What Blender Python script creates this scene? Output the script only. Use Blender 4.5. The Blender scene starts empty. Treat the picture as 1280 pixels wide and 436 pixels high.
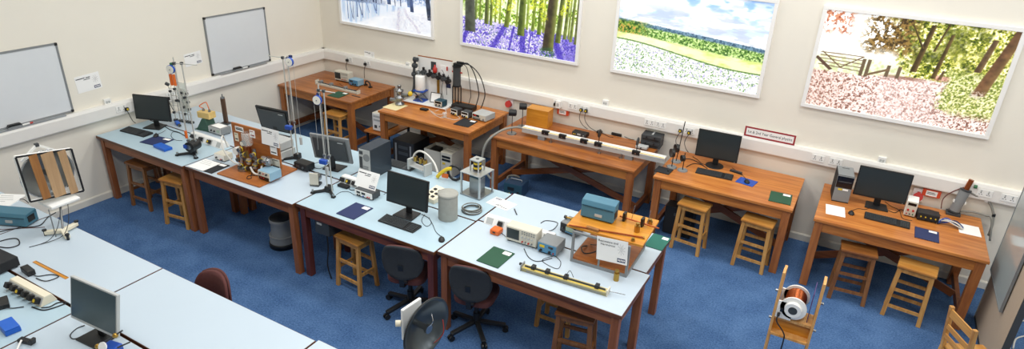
import bpy, bmesh, math, random
import numpy as np
from mathutils import Vector, Matrix
random.seed(7)
scn = bpy.context.scene
COL = scn.collection
# ------------------------------------------------------------------ camera
S = 1.18
CAM = Vector((7.111, -6.978, 3.4785)) * S
YAW, PIT, ROL, FPX = -.4991, -.4294, .0435, 808.02
FW = Vector((math.sin(YAW)*math.cos(PIT), math.cos(YAW)*math.cos(PIT), math.sin(PIT)))
_r = Vector((math.cos(YAW), -math.sin(YAW), 0)); _u = _r.cross(FW)
RT = _r*math.cos(ROL) + _u*math.sin(ROL); UP = -_r*math.sin(ROL) + _u*math.cos(ROL)
cd = bpy.data.cameras.new('camera'); cam = bpy.data.objects.new('camera', cd); COL.objects.link(cam)
m = Matrix((RT, UP, -FW)).transposed().to_4x4(); m.translation = CAM
cam.matrix_world = m
cd.sensor_fit = 'HORIZONTAL'; cd.sensor_width = 36; cd.lens = FPX/1280*36; cd.clip_start = .05; cd.clip_end = 100
scn.camera = cam
# ------------------------------------------------------------------ light and exposure
w = bpy.data.worlds.new('world'); scn.world = w; w.use_nodes = True
w.node_tree.nodes['Background'].inputs[0].default_value = (.9, .95, 1, 1)
w.node_tree.nodes['Background'].inputs[1].default_value = .3
vs = scn.view_settings
scn.display_settings.display_device = 'sRGB'
vs.view_transform = 'Standard'; vs.look = 'None'; vs.gamma = 1; vs.use_curve_mapping = False
vs.exposure = 0.0
LIGHT_W = 31.5
CEIL = 4.7
for lx in (2.7, 5.4, 8.1, 10.8):
    for ly in (-1.0, -2.9, -4.8, -6.7):
        ld = bpy.data.lights.new('ceiling_lamp', 'AREA'); ld.shape = 'RECTANGLE'; ld.size = 1.2; ld.size_y = .6
        ld.energy = LIGHT_W; ld.color = (1, .985, .955)
        lo = bpy.data.objects.new('ceiling_lamp', ld); COL.objects.link(lo); lo.location = (lx, ly, CEIL-.04)
# ------------------------------------------------------------------ pixel helpers (photo 1280x436 -> a point on a known plane)
ZW, ZB = .7234*S, .76*S
def _ray(a, b): return FW + RT*((a-640)/FPX) - UP*((b-218)/FPX)
def PZ(a, b, z): d = _ray(a, b); return CAM + d*((z-CAM.z)/d.z)
def PY(a, b, y): d = _ray(a, b); return CAM + d*((y-CAM.y)/d.y)
def PX(a, b, x): d = _ray(a, b); return CAM + d*((x-CAM.x)/d.x)
# ------------------------------------------------------------------ materials
def lin(c):
    if isinstance(c, str): c = tuple(int(c[i:i+2], 16)/255 for i in (0, 2, 4))
    return tuple((x/12.92 if x <= .04045 else ((x+.055)/1.055)**2.4) for x in c) + (1,)
MATS = {}
def _base(name):
    m = bpy.data.materials.new(name); m.use_nodes = True; nt = m.node_tree
    return m, nt, nt.nodes['Principled BSDF']
def mat(name, col, rough=.5, metal=0, var=.08, scale=12, bump=0, spec=.5, trans=0, alpha=1, emis=0, coat=0):
    if name in MATS: return MATS[name]
    m, nt, b = _base(name); N = nt.nodes; L = nt.links
    c = lin(col)
    tc = N.new('ShaderNodeTexCoord'); nz = N.new('ShaderNodeTexNoise'); nz.inputs['Scale'].default_value = scale; nz.inputs['Detail'].default_value = 4
    L.new(tc.outputs['Object'], nz.inputs['Vector'])
    mx = N.new('ShaderNodeMix'); mx.data_type = 'RGBA'
    mx.inputs[6].default_value = tuple(max(0, x*(1-var)) for x in c[:3])+(1,)
    mx.inputs[7].default_value = tuple(min(1, x*(1+var)) for x in c[:3])+(1,)
    L.new(nz.outputs['Fac'], mx.inputs[0]); L.new(mx.outputs[2], b.inputs['Base Color'])
    b.inputs['Roughness'].default_value = rough; b.inputs['Metallic'].default_value = metal
    b.inputs['Specular IOR Level'].default_value = spec
    b.inputs['Transmission Weight'].default_value = trans; b.inputs['Alpha'].default_value = alpha
    b.inputs['Coat Weight'].default_value = coat
    if emis:
        L.new(mx.outputs[2], b.inputs['Emission Color']); b.inputs['Emission Strength'].default_value = emis
    if bump:
        bp = N.new('ShaderNodeBump'); bp.inputs['Strength'].default_value = bump; bp.inputs['Distance'].default_value = .01
        L.new(nz.outputs['Fac'], bp.inputs['Height']); L.new(bp.outputs[0], b.inputs['Normal'])
    MATS[name] = m; return m
def wood(name, c1, c2, axis='X', rough=.4, scale=1.0, ring=6, knots=False):
    if name in MATS: return MATS[name]
    m, nt, b = _base(name); N = nt.nodes; L = nt.links
    tc = N.new('ShaderNodeTexCoord'); mp = N.new('ShaderNodeMapping')
    s = [14*scale]*3; s['XYZ'.index(axis)] = 1.1*scale
    mp.inputs['Scale'].default_value = s
    L.new(tc.outputs['Object'], mp.inputs['Vector'])
    n1 = N.new('ShaderNodeTexNoise'); n1.inputs['Scale'].default_value = 1.6; n1.inputs['Detail'].default_value = 8; n1.inputs['Roughness'].default_value = .62; n1.inputs['Distortion'].default_value = .7
    L.new(mp.outputs[0], n1.inputs['Vector'])
    n2 = N.new('ShaderNodeTexNoise'); n2.inputs['Scale'].default_value = 2.2; n2.inputs['Detail'].default_value = 2
    L.new(tc.outputs['Object'], n2.inputs['Vector'])
    r = N.new('ShaderNodeValToRGB'); r.color_ramp.elements[0].position = .32; r.color_ramp.elements[1].position = .72
    r.color_ramp.elements[0].color = lin(c1); r.color_ramp.elements[1].color = lin(c2)
    ad = N.new('ShaderNodeMath'); ad.operation = 'MULTIPLY_ADD'; ad.inputs[1].default_value = .35; 
    L.new(n2.outputs['Fac'], ad.inputs[0]); sb = N.new('ShaderNodeMath'); sb.operation = 'SUBTRACT'; sb.inputs[1].default_value = .175
    L.new(n1.outputs['Fac'], sb.inputs[0]); L.new(sb.outputs[0], ad.inputs[2]); L.new(ad.outputs[0], r.inputs[0])
    L.new(r.outputs[0], b.inputs['Base Color']); b.inputs['Roughness'].default_value = rough
    bp = N.new('ShaderNodeBump'); bp.inputs['Strength'].default_value = .12; bp.inputs['Distance'].default_value = .004
    L.new(n1.outputs['Fac'], bp.inputs['Height']); L.new(bp.outputs[0], b.inputs['Normal'])
    MATS[name] = m; return m
def carpet():
    m, nt, b = _base('blue_carpet'); N = nt.nodes; L = nt.links
    tc = N.new('ShaderNodeTexCoord')
    n1 = N.new('ShaderNodeTexNoise'); n1.inputs['Scale'].default_value = 55; n1.inputs['Detail'].default_value = 6; n1.inputs['Roughness'].default_value = .8
    n2 = N.new('ShaderNodeTexNoise'); n2.inputs['Scale'].default_value = 3.2; n2.inputs['Detail'].default_value = 5
    for n in (n1, n2): L.new(tc.outputs['Object'], n.inputs['Vector'])
    r = N.new('ShaderNodeValToRGB'); e = r.color_ramp.elements
    e[0].position = .3; e[0].color = lin('264673'); e[1].position = .72; e[1].color = lin('6689b8')
    mu = N.new('ShaderNodeMath'); mu.operation = 'MULTIPLY_ADD'; mu.inputs[1].default_value = .32
    L.new(n2.outputs['Fac'], mu.inputs[0]); s2 = N.new('ShaderNodeMath'); s2.operation = 'SUBTRACT'; s2.inputs[1].default_value = .16
    L.new(n1.outputs['Fac'], s2.inputs[0]); L.new(s2.outputs[0], mu.inputs[2]); L.new(mu.outputs[0], r.inputs[0])
    L.new(r.outputs[0], b.inputs['Base Color']); b.inputs['Roughness'].default_value = .95; b.inputs['Specular IOR Level'].default_value = .1
    bp = N.new('ShaderNodeBump'); bp.inputs['Strength'].default_value = .5; bp.inputs['Distance'].default_value = .01
    L.new(n1.outputs['Fac'], bp.inputs['Height']); L.new(bp.outputs[0], b.inputs['Normal'])
    MATS['carpet'] = m; return m
carpet()
mat('wall', 'eee9dc', .75, var=.02, scale=3, bump=.02)
mat('ceiling', 'f2f0ea', .9, var=.02)
mat('trunk', 'edebe6', .35, var=.015)
mat('skirt', 'e6e2d6', .45, var=.02)
mat('laminate', 'b3ccd9', .32, var=.015, scale=3)
mat('laminate_b', 'c0cfdb', .32, var=.015, scale=3)
wood('edge', '4d2d1c', '7a4a2c', 'X', .45)
wood('apron', '7a4528', 'a8683c', 'X', .45)
wood('apron_dark', '5c2c1c', '8a4a2e', 'X', .4)
wood('leg_brown', '7b4527', 'a5673d', 'Z', .45)
wood('leg_dark', '4a2018', '70362a', 'Z', .4)
wood('table_top', 'a85e26', 'd68e48', 'X', .3, .8)
wood('table_worn', '864a20', 'ba7438', 'X', .3, .8); wood('table_side', '97561f', 'c8823e', 'X', .4)
wood('table_leg', '864a22', 'b47038', 'Z', .45)
wood('table_dark', '6c3a1b', '96582b', 'X', .45)
wood('stool_seat', 'b07430', 'dcaa5e', 'X', .35)
wood('stool_leg', 'ac7434', 'd8a862', 'Z', .4)
wood('stool_seat_old', '7a4820', 'b57a40', 'X', .35)
wood('stool_leg_old', '6e4322', '9d6b3b', 'Z', .4)
wood('ply', 'c98c46', 'e6b878', 'Z', .5)
wood('boxwood', 'c07a1c', 'dd9c3a', 'X', .35)
wood('board_brown', '8e4e1e', 'b87034', 'X', .4)
wood('slat_dark', '8a5a2c', 'a8743e', 'Z', .6)
wood('slat_light', 'a88660', 'c4a27c', 'Z', .6)
wood('yellowblock', 'c9a860', 'e2c684', 'X', .5)
mat('black', '17181a', .45, var=.2); mat('black_gloss', '0b0c0e', .18, var=.1); mat('black_soft', '1d1f23', .75, var=.15)
mat('screen', '2a3335', .3, var=.04, spec=.5); mat('screen_teal', '3c4c50', .25, var=.05)
mat('dgrey', '3c4043', .5, var=.1); mat('grey', '84888a', .5, var=.06); mat('lgrey', 'b9bcbb', .5, var=.05)
mat('white', 'f1f1ee', .45, var=.02); mat('paper', 'f7f7f5', .8, var=.01); mat('cream', 'e9e2cb', .6, var=.03); mat('cream_paper', 'eee0ae', .8, var=.02)
mat('beige', 'd3cfc0', .5, var=.04); mat('chrome', 'c4c6c8', .2, 1, var=.04); mat('steel', '9da0a2', .35, 1, var=.08); mat('alu', 'c9ccce', .4, .8, var=.04)
mat('rodmetal', 'cfcfc8', .35, .5, var=.06)
mat('brass', 'b08d45', .3, .9, var=.08); mat('copper', 'a85a32', .3, .85, var=.12, scale=40)
mat('blue', '1f4fae', .4, var=.06); mat('bright_blue', '1560c8', .38, var=.05); mat('psu_dark', '2f4a68', .45, var=.06); mat('navy', '222f5c', .7, var=.08); mat('green_folder', '21513a', .7, var=.08); mat('teal_folder', '1f6a5c', .7, var=.06)
mat('black_folder', '23252a', .75, var=.08); mat('teal', '47798f', .5, var=.06); mat('teal_dark', '274c5c', .5, var=.06); mat('psu_blue', '4f88ad', .45, var=.05); mat('psu_lblue', '8db0c4', .45, var=.05)
mat('red', 'b52a22', .4, var=.06); mat('orange', 'dd6a22', .4, var=.06); mat('redorange', 'd8502c', .45, var=.06); mat('yellow', 'e0c02a', .45, var=.06); mat('green', '2f6b45', .5, var=.06)
mat('dkgreen', '35594c', .55, var=.08); mat('cable', '1a1b1d', .5, var=.05); mat('cable_white', 'dddcd6', .5, var=.03); mat('cable_grey', '8d8d86', .55, var=.05); mat('cable_red', 'a83028', .5)
mat('signred', 'a03038', .5, var=.05); mat('ink', '2b2f3a', .7); mat('logo', '26355f', .7, var=.03); mat('pinkbrown', '6b3f38', .7, var=.1)
mat('fabric', '2b3036', .9, var=.22, scale=30, bump=.3); mat('fabric_brown', '5a3230', .9, var=.15, scale=30, bump=.3)
mat('concrete', 'a3a39c', .85, var=.16, scale=18, bump=.3); mat('dial', 'e9e6da', .4); mat('lcd', '9fb4a0', .3); mat('led', 'd02018', .4, emis=.6)
mat('partition', 'bca993', .85, var=.04, scale=40, bump=.1); mat('wb', 'dfe3e6', .16, var=.015); mat('wb2', 'a9b4b5', .12, var=.03)
mat('glass', 'e8f0ee', .05, trans=.92, var=.01); mat('acrylic', 'd6e2da', .08, alpha=.42, var=.02); mat('acrylic_clear', 'e6ecea', .08, alpha=.3, var=.02)
mat('frame_white', 'f4f3f0', .3, var=.01); mat('dishgrey', 'a9adad', .3, .6, var=.08); mat('dishblack', '4a5257', .28, .55, var=.2, scale=6)
mat('post_brown', '5a4232', .5, var=.2); mat('track_base', '9c956c', .5, var=.08); mat('track_top', 'cfc390', .35, .3, var=.06); mat('padred', '8c2b2a', .5); mat('tower_side', '252e38', .4, var=.08); mat('purple', '5a4080', .5, var=.1)
# ------------------------------------------------------------------ mesh builder
class MB:
    def __init__(s): s.v = []; s.f = []; s.sm = []; s.M = Matrix.Identity(4)
    def T(s, loc=(0, 0, 0), rx=0, ry=0, rz=0):
        s.M = Matrix.Translation(loc) @ Matrix.Rotation(rz, 4, 'Z') @ Matrix.Rotation(ry, 4, 'Y') @ Matrix.Rotation(rx, 4, 'X'); return s
    def add(s, vs, fs, smooth=False):
        o = len(s.v); s.v += [tuple(s.M @ Vector(p)) for p in vs]; s.f += [tuple(i+o for i in q) for q in fs]; s.sm += [smooth]*len(fs); return s
    def box(s, c, d):
        x, y, z = c; a, b, h = d[0]/2, d[1]/2, d[2]/2
        return s.add([(x-a, y-b, z-h), (x+a, y-b, z-h), (x+a, y+b, z-h), (x-a, y+b, z-h), (x-a, y-b, z+h), (x+a, y-b, z+h), (x+a, y+b, z+h), (x-a, y+b, z+h)],
                     [(0, 3, 2, 1), (4, 5, 6, 7), (0, 1, 5, 4), (1, 2, 6, 5), (2, 3, 7, 6), (3, 0, 4, 7)])
    def b2(s, x0, x1, y0, y1, z0, z1): return s.box(((x0+x1)/2, (y0+y1)/2, (z0+z1)/2), (x1-x0, y1-y0, z1-z0))
    def beam(s, p, q, a, b, up=(0, 0, 1)):        # rectangular bar from p to q, a wide, b along up
        p, q, up = Vector(p), Vector(q), Vector(up); d = (q-p).normalized(); sd = d.cross(up)
        if sd.length < 1e-4: sd = d.cross(Vector((0, 1, 0)))
        sd.normalize(); u = sd.cross(d).normalized(); sd *= a/2; u *= b/2
        vs = [p-sd-u, p+sd-u, p+sd+u, p-sd+u, q-sd-u, q+sd-u, q+sd+u, q-sd+u]
        return s.add(vs, [(0, 1, 2, 3), (4, 7, 6, 5), (0, 4, 5, 1), (1, 5, 6, 2), (2, 6, 7, 3), (3, 7, 4, 0)])
    def leg(s, p, q, a, b):                       # square post whose ends stay level (splayed leg)
        (x, y, z), (X, Y, Z) = p, q; a /= 2; b /= 2
        return s.add([(x-a, y-b, z), (x+a, y-b, z), (x+a, y+b, z), (x-a, y+b, z), (X-a, Y-b, Z), (X+a, Y-b, Z), (X+a, Y+b, Z), (X-a, Y+b, Z)],
                     [(0, 3, 2, 1), (4, 5, 6, 7), (0, 1, 5, 4), (1, 2, 6, 5), (2, 3, 7, 6), (3, 0, 4, 7)])
    def cyl(s, p, q, r, r2=None, n=14, caps=True):
        p, q = Vector(p), Vector(q); r2 = r if r2 is None else r2; d = (q-p).normalized()
        a = d.orthogonal().normalized(); b = d.cross(a)
        A = [p+(a*math.cos(t)+b*math.sin(t))*r for t in [2*math.pi*i/n for i in range(n)]]
        B = [q+(a*math.cos(t)+b*math.sin(t))*r2 for t in [2*math.pi*i/n for i in range(n)]]
        s.add(A+B, [(i, (i+1) % n, n+(i+1) % n, n+i) for i in range(n)], True)
        if caps:
            if r > 1e-5: s.add(A, [tuple(range(n-1, -1, -1))])
            if r2 > 1e-5: s.add(B, [tuple(range(n))])
        return s
    def tube(s, pts, r, n=6, smooth=True, close=False):
        P = [Vector(p) for p in pts]
        if smooth and len(P) > 2:
            Q = []; k = 6
            for i in range(len(P)-1):
                p0 = P[max(i-1, 0)]; p1 = P[i]; p2 = P[i+1]; p3 = P[min(i+2, len(P)-1)]
                for j in range(k):
                    t = j/k; Q.append(.5*((2*p1)+(p2-p0)*t+(2*p0-5*p1+4*p2-p3)*t*t+(3*p1-p0-3*p2+p3)*t**3))
            Q.append(P[-1]); P = Q
        rings = []; a = None
        for i, p in enumerate(P):
            d = (P[min(i+1, len(P)-1)]-P[max(i-1, 0)])
            if d.length < 1e-7: d = Vector((0, 0, 1))
            d.normalize()
            if a is None: a = d.orthogonal().normalized()
            a = (a-d*a.dot(d));
            if a.length < 1e-5: a = d.orthogonal()
            a.normalize(); b = d.cross(a)
            rings.append([p+(a*math.cos(t)+b*math.sin(t))*r for t in [2*math.pi*j/n for j in range(n)]])
        vs = [v for q in rings for v in q]; fs = []
        for i in range(len(rings)-1):
            for j in range(n): fs.append((i*n+j, i*n+(j+1) % n, (i+1)*n+(j+1) % n, (i+1)*n+j))
        fs.append(tuple(range(n-1, -1, -1))); fs.append(tuple((len(rings)-1)*n+j for j in range(n)))
        return s.add(vs, fs, True)
    def torus(s, c, R, r, n=20, k=8, axis='Z'):
        vs = []; fs = []
        for i in range(n):
            t = 2*math.pi*i/n
            for j in range(k):
                u = 2*math.pi*j/k; q = R+r*math.cos(u); p = (q*math.cos(t), q*math.sin(t), r*math.sin(u))
                if axis == 'X': p = (p[2], p[0], p[1])
                if axis == 'Y': p = (p[0], p[2], p[1])
                vs.append((p[0]+c[0], p[1]+c[1], p[2]+c[2]))
                fs.append((i*k+j, ((i+1) % n)*k+j, ((i+1) % n)*k+(j+1) % k, i*k+(j+1) % k))
        return s.add(vs, fs, True)
    def lathe(s, prof, c=(0, 0, 0), n=24):        # prof: (r, z) list, around local z
        vs = [(c[0]+r*math.cos(2*math.pi*i/n), c[1]+r*math.sin(2*math.pi*i/n), c[2]+z) for r, z in prof for i in range(n)]; fs = []
        for k in range(len(prof)-1):
            for i in range(n): fs.append((k*n+i, k*n+(i+1) % n, (k+1)*n+(i+1) % n, (k+1)*n+i))
        return s.add(vs, fs, True)
    def prism(s, poly, a0, a1, axis='Y'):         # polygon in the two other axes, extruded along axis
        def P(p, t): return {'Y': (p[0], t, p[1]), 'X': (t, p[0], p[1]), 'Z': (p[0], p[1], t)}[axis]
        n = len(poly); vs = [P(p, a0) for p in poly]+[P(p, a1) for p in poly]
        fs = [tuple(range(n)), tuple(range(2*n-1, n-1, -1))]+[(i, n+i, n+(i+1) % n, (i+1) % n) for i in range(n)]
        return s.add(vs, fs)
    def ball(s, c, r, n=10, sz=1):
        prof = [(max(r*math.sin(math.pi*k/n), 1e-4), -r*sz*math.cos(math.pi*k/n)) for k in range(n+1)]
        return s.lathe(prof, c, n=n+4)
    def mesh(s, name):
        me = bpy.data.meshes.new(name); me.from_pydata(s.v, [], s.f); me.polygons.foreach_set('use_smooth', s.sm)
        bm = bmesh.new(); bm.from_mesh(me); bmesh.ops.recalc_face_normals(bm, faces=bm.faces); bm.to_mesh(me); bm.free()
        return me
def link(name, me, m, parent=None, bev=0):
    o = bpy.data.objects.new(name, me); COL.objects.link(o)
    if m is not None and not me.materials: me.materials.append(MATS[m] if isinstance(m, str) else m)
    if parent is not None: o.parent = parent
    if bev:
        b = o.modifiers.new('bevel', 'BEVEL'); b.width = bev; b.segments = 2; b.limit_method = 'ANGLE'
    return o
def part(name, mb, m, parent=None, bev=0, label=None):
    o = link(name, mb.mesh(name), m, parent, bev)
    if label: o['label'] = label
    return o
def tag(o, label, cat, group=None):
    o['label'] = label; o['category'] = cat
    if group: o['group'] = group
    return o
def thing(name, label, cat, loc=(0, 0, 0), rz=0, group=None):
    o = bpy.data.objects.new(name, None); COL.objects.link(o); o.empty_display_size = .05
    o.location = loc; o.rotation_euler = (0, 0, rz); return tag(o, label, cat, group)
def struct(name, mb, m, parent=None, bev=0):
    o = part(name, mb, m, parent, bev)
    if parent is None: o['kind'] = 'structure'
    return o
def dup(root, loc, rz=None, label=None):
    r = root.copy(); COL.objects.link(r); r.location = loc
    if rz is not None: r.rotation_euler = (0, 0, rz)
    if label: r['label'] = label
    for ch in list(root.children):
        c = ch.copy(); COL.objects.link(c); c.parent = r
        for g in list(ch.children):
            d = g.copy(); COL.objects.link(d); d.parent = c
    return r
def text(name, body, size, m, parent, loc, rot=(math.pi/2, 0, 0), ext=.0006, ax='LEFT', sx=1):
    cu = bpy.data.curves.new(name, 'FONT'); cu.body = body; cu.size = size; cu.extrude = ext; cu.align_x = ax; cu.resolution_u = 2
    t = bpy.data.objects.new(name, cu); COL.objects.link(t)
    dg = bpy.context.evaluated_depsgraph_get(); me = bpy.data.meshes.new_from_object(t.evaluated_get(dg))
    bpy.data.objects.remove(t); o = link(name, me, None, parent); me.materials.clear(); me.materials.append(MATS[m])
    o.location = loc; o.rotation_euler = rot; o.scale = (sx, 1, 1); return o
def R(d): return math.radians(d)
# ------------------------------------------------------------------ the room
XR, YF = 13.0, -10.2
struct('floor', MB().b2(-.1, XR, YF, .1, -.1, 0), 'carpet')
struct('wall_left', MB().b2(-.1, 0, YF, .1, 0, CEIL), 'wall')
struct('wall_back', MB().b2(0, XR, 0, .1, 0, CEIL), 'wall')
struct('wall_right', MB().b2(XR, XR+.1, YF, .1, 0, CEIL), 'wall')
struct('wall_front', MB().b2(-.1, XR+.1, YF-.1, YF, 0, CEIL), 'wall')
struct('ceiling', MB().b2(-.1, XR+.1, YF-.1, .1, CEIL, CEIL+.1), 'ceiling')
SK = .095
struct('baseboard_left', MB().prism([(0, 0), (.018, 0), (.018, SK-.015), (.008, SK), (0, SK)], YF, 0), 'skirt')
struct('baseboard_back', MB().prism([(0, 0), (-.018, 0), (-.018, SK-.015), (-.008, SK), (0, SK)], 0, XR, 'X'), 'skirt')
TZ0, TZ1 = .9167*S, 1.0653*S
tp = [(0, TZ0), (.068, TZ0), (.072, TZ0+.012), (.072, TZ1-.035), (.058, TZ1), (0, TZ1)]
struct('trim_1', MB().prism(tp, YF, 0), 'trunk')
struct('trim_2', MB().prism([(-a, b) for a, b in tp], 0, XR, 'X'), 'trunk')
# ------------------------------------------------------------------ framed photographs on the back wall
def vnoise(s, t, fx, fy, seed):
    rg = np.random.default_rng(seed); g = rg.random((int(fy)+3, int(fx)+3))
    x = np.clip(s, 0, .9999)*fx; y = np.clip(t, 0, .9999)*fy; i = x.astype(int); j = y.astype(int); a = x-i; b = y-j
    a = a*a*(3-2*a); b = b*b*(3-2*b)
    return (g[j, i]*(1-a)+g[j, i+1]*a)*(1-b)+(g[j+1, i]*(1-a)+g[j+1, i+1]*a)*b
def fbm(s, t, fx, fy, seed, o=3):
    r = 0; a = .55; n = 0
    for k in range(o): r = r+a*vnoise(s, t, fx*2**k, fy*2**k, seed+k*17); n += a; a *= .55
    return r/n
def c3(h): return np.array([int(h[i:i+2], 16)/255 for i in (0, 2, 4)])
def lay(img, mask, col): img += (np.clip(mask, 0, 1)[..., None])*((col if isinstance(col, np.ndarray) else c3(col))-img)
def ss(a, b, x): q = np.clip((x-a)/(b-a), 0, 1); return q*q*(3-2*q)
def trunk(img, s, t, s0, s1, t0, t1, w, col, seed=1, col2=None):
    u = np.clip((t-t0)/(t1-t0), 0, 1); c = s0+(s1-s0)*u; d = np.abs(s-c)/(w*(1.15-.3*u)+.02*w*vnoise(s, t, 8, 30, seed))
    mk = ss(1.1, .8, d)*(t > t0)*(t < t1)
    k = c3(col)[None, None, :]*(.65+.7*fbm(s, t, 30, 22, seed+5)[..., None])
    if col2: k = k+(c3(col2)-k)*(ss(-.3, 1, (s-c)/w)*.6)[..., None]
    lay(img, mk, k)
def ramp(n, stops):
    out = np.zeros(n.shape+(3,)); xs = [a for a, _ in stops]
    for k in range(3): out[..., k] = np.interp(n, xs, [c3(c)[k] for _, c in stops])
    return out
def fine(s, t, f, seed, asp=1.6): f = f*1.25; return .48*vnoise(s, t, f, f/asp, seed)+.3*vnoise(s, t, f*2.1, f*2.1/asp, seed+3)+.22*vnoise(s, t, 180, 112, seed+7)
def paint_winter(s, t):
    img = ramp(.6*fbm(s, t, 40, 30, 1)+.4*vnoise(s, t, 140, 90, 2), [(.2, 'd9e4f4'), (.5, 'f3f8ff'), (1, 'ffffff')])
    up = ss(.36, .5, t); lay(img, up*.8, ramp(fine(s, t, 50, 3), [(.3, '6f8cc0'), (.48, 'b4c8ea'), (.62, 'f0f6ff')]))
    lay(img, up*ss(.5, .6, s)*.8, ramp(fine(s, t, 60, 9), [(.3, '4f6892'), (.5, '9db4d8'), (.65, 'eef4ff')]))
    lay(img, up*ss(.42, .3, s)*ss(.5, .42, t)*.8, 'f6faff')
    bankl = .345+.03*s
    river = ss(.0, -.02, t-bankl)*ss(-.02, .03, t-.62*np.clip(s-.17, 0, 1))*(s < .75)
    lay(img, river*.9, ramp(fbm(s, t, 30, 3, 4), [(.3, 'a9c2e4'), (.6, 'dfebfa')]))
    lay(img, ss(.05, .02, np.abs(t-bankl-.02*fbm(s, t, 40, 4, 7)))*ss(.56, .48, s)*(.4+.6*ss(.55, .0, s)), ramp(fine(s, t, 60, 8), [(.3, '33466c'), (.6, '7288b4')]))
    for k, (a, w_) in enumerate([(.075, .006), (.10, .005), (.185, .009), (.21, .007), (.25, .006), (.38, .009), (.41, .006), (.30, .004), (.14, .004), (.47, .004), (.62, .004), (.68, .005)]):
        trunk(img, s, t, a, a-.025+.012*(k % 3), .345+.01*(k % 2), 1, w_, '3d4c70', k)
        if a < .45: trunk(img, s, t, a+.03*(k % 2), a, .05+.02*(k % 4)+.6*max(0, a-.17), .33, w_*.8, '6d83ab', k+30)
    trunk(img, s, t, .555, .52, .36, 1, .018, '4a5e86', 50); trunk(img, s, t, .80, .76, .30, 1, .017, '40527a', 51)
    trunk(img, s, t, .985, .92, .22, 1, .022, '2c384e', 52); trunk(img, s, t, .765, .73, .36, 1, .012, '5f779f', 53)
    for a, b in ((.64, .66), (.87, .72)):
        c = b+(a-b)*ss(.36, 0, t)**1.3; lay(img, ss(.024, .006, np.abs(s-c))*(t < .34)*.5, ramp(fine(s, t, 90, 11), [(.3, '9d97ae'), (.6, 'd8d2e2')]))
    lay(img, (t < .3)*ss(.5, .65, s)*.35*ss(.45, .6, fine(s, t, 90, 13)), 'b4b0c4')
    return img
def paint_bluebell(s, t):
    img = ramp(fine(s, t, 54, 3), [(.25, '3d6420'), (.4, '86ad36'), (.52, 'cfe27a'), (.64, 'fdffe6')])
    lay(img, ss(.5, .62, fbm(s, t, 9, 7, 6))*.75, 'fbffe6'); lay(img, ss(.25, .05, s)*ss(.35, .6, t)*.5, ramp(fine(s, t, 70, 12), [(.3, '22421a'), (.6, '7ea63c')]))
    hor = .37-.06*s; gm = ss(hor+.015, hor-.02, t)
    gr = ramp(fine(s, t, 90, 21), [(.25, '4a37b0'), (.42, '7463d6'), (.55, 'b5a9ee'), (.66, 'f3effc')])
    lay(gr, ss(.5, .62, fbm(s, t, 7, 12, 25))*.6, ramp(fine(s, t, 90, 29), [(.3, 'a79ce4'), (.6, 'fbf9ff')])); lay(gr, ss(.6, .7, fine(s, t, 80, 27))*.6, '3d6a44'); lay(gr, ss(.8, .95, s)*.6, ramp(fine(s, t, 90, 33), [(.3, '2f22a0'), (.7, '7a6ad8')]))
    lay(img, gm, gr)
    for a, b, w_ in ((.40, .28, .034), (.47, .43, .018), (.545, .55, .036), (.08, .0, .03), (.62, .60, .012), (.8, .88, .04)):
        c = b+(a-b)*np.clip(t/hor, 0, 1); lay(img, ss(w_, w_*.6, np.abs(s-c)+.01*fine(s, t, 90, 35))*(t < hor-.02)*.85, ramp(fine(s, t, 90, 37), [(.3, '3626a0'), (.7, '6152c8')]))
    tr = [(.34, .345, .33, .008, '8a9a3a'), (.49, .50, .32, .007, '8a9c40'), (.58, .59, .31, .009, '7f9438'), (.12, .13, .34, .010, '5a6c34'), (.16, .165, .34, .008, '6a7c34'), (.30, .31, .34, .007, '7c8c38'), (.72, .73, .3, .008, '8c9840'), (.93, .94, .27, .007, '7a8640'),
          (.07, .06, .17, .045, '454a40'), (.22, .23, .3, .018, '4c562c'), (.26, .27, .29, .012, '56662e'), (.40, .45, .3, .020, '5a6826'), (.53, .545, .22, .028, '445222'), (.63, .65, .3, .013, '64782c'), (.685, .70, .27, .016, '566a26'),
          (.765, .80, .08, .042, '3c3426'), (.845, .875, .2, .020, '4a5428'), (.9, .92, .26, .013, '5c6834'), (.95, .97, .24, .011, '687438'), (.99, 1., .22, .012, '60643a')]
    for k, (a, b, t0, w_, c) in enumerate(tr): trunk(img, s, t, a, b, t0, 1, w_, c, 40+k, 'a4b450' if k != 8 else '6a6e64')
    for a, b, h in ((.28, .37, .5), (.73, .69, .5), (.42, .47, .55), (.86, .93, .6), (.6, .67, .62), (.3, .22, .62)):
        c = a+(b-a)*(t-h+.08)/.3; lay(img, ss(.045, .01, np.abs(s-c))*ss(h-.1, h, t)*ss(h+.34, h+.2, t)*.85*ss(.42, .56, fine(s, t, 80, 77)), 'd9e03c')
    lay(img, ss(.08, .03, np.abs(s-.765))*ss(.05, .0, t-.1)*ss(.4, .6, fine(s, t, 90, 55))*.8, '2f5a3a')
    return img
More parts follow.
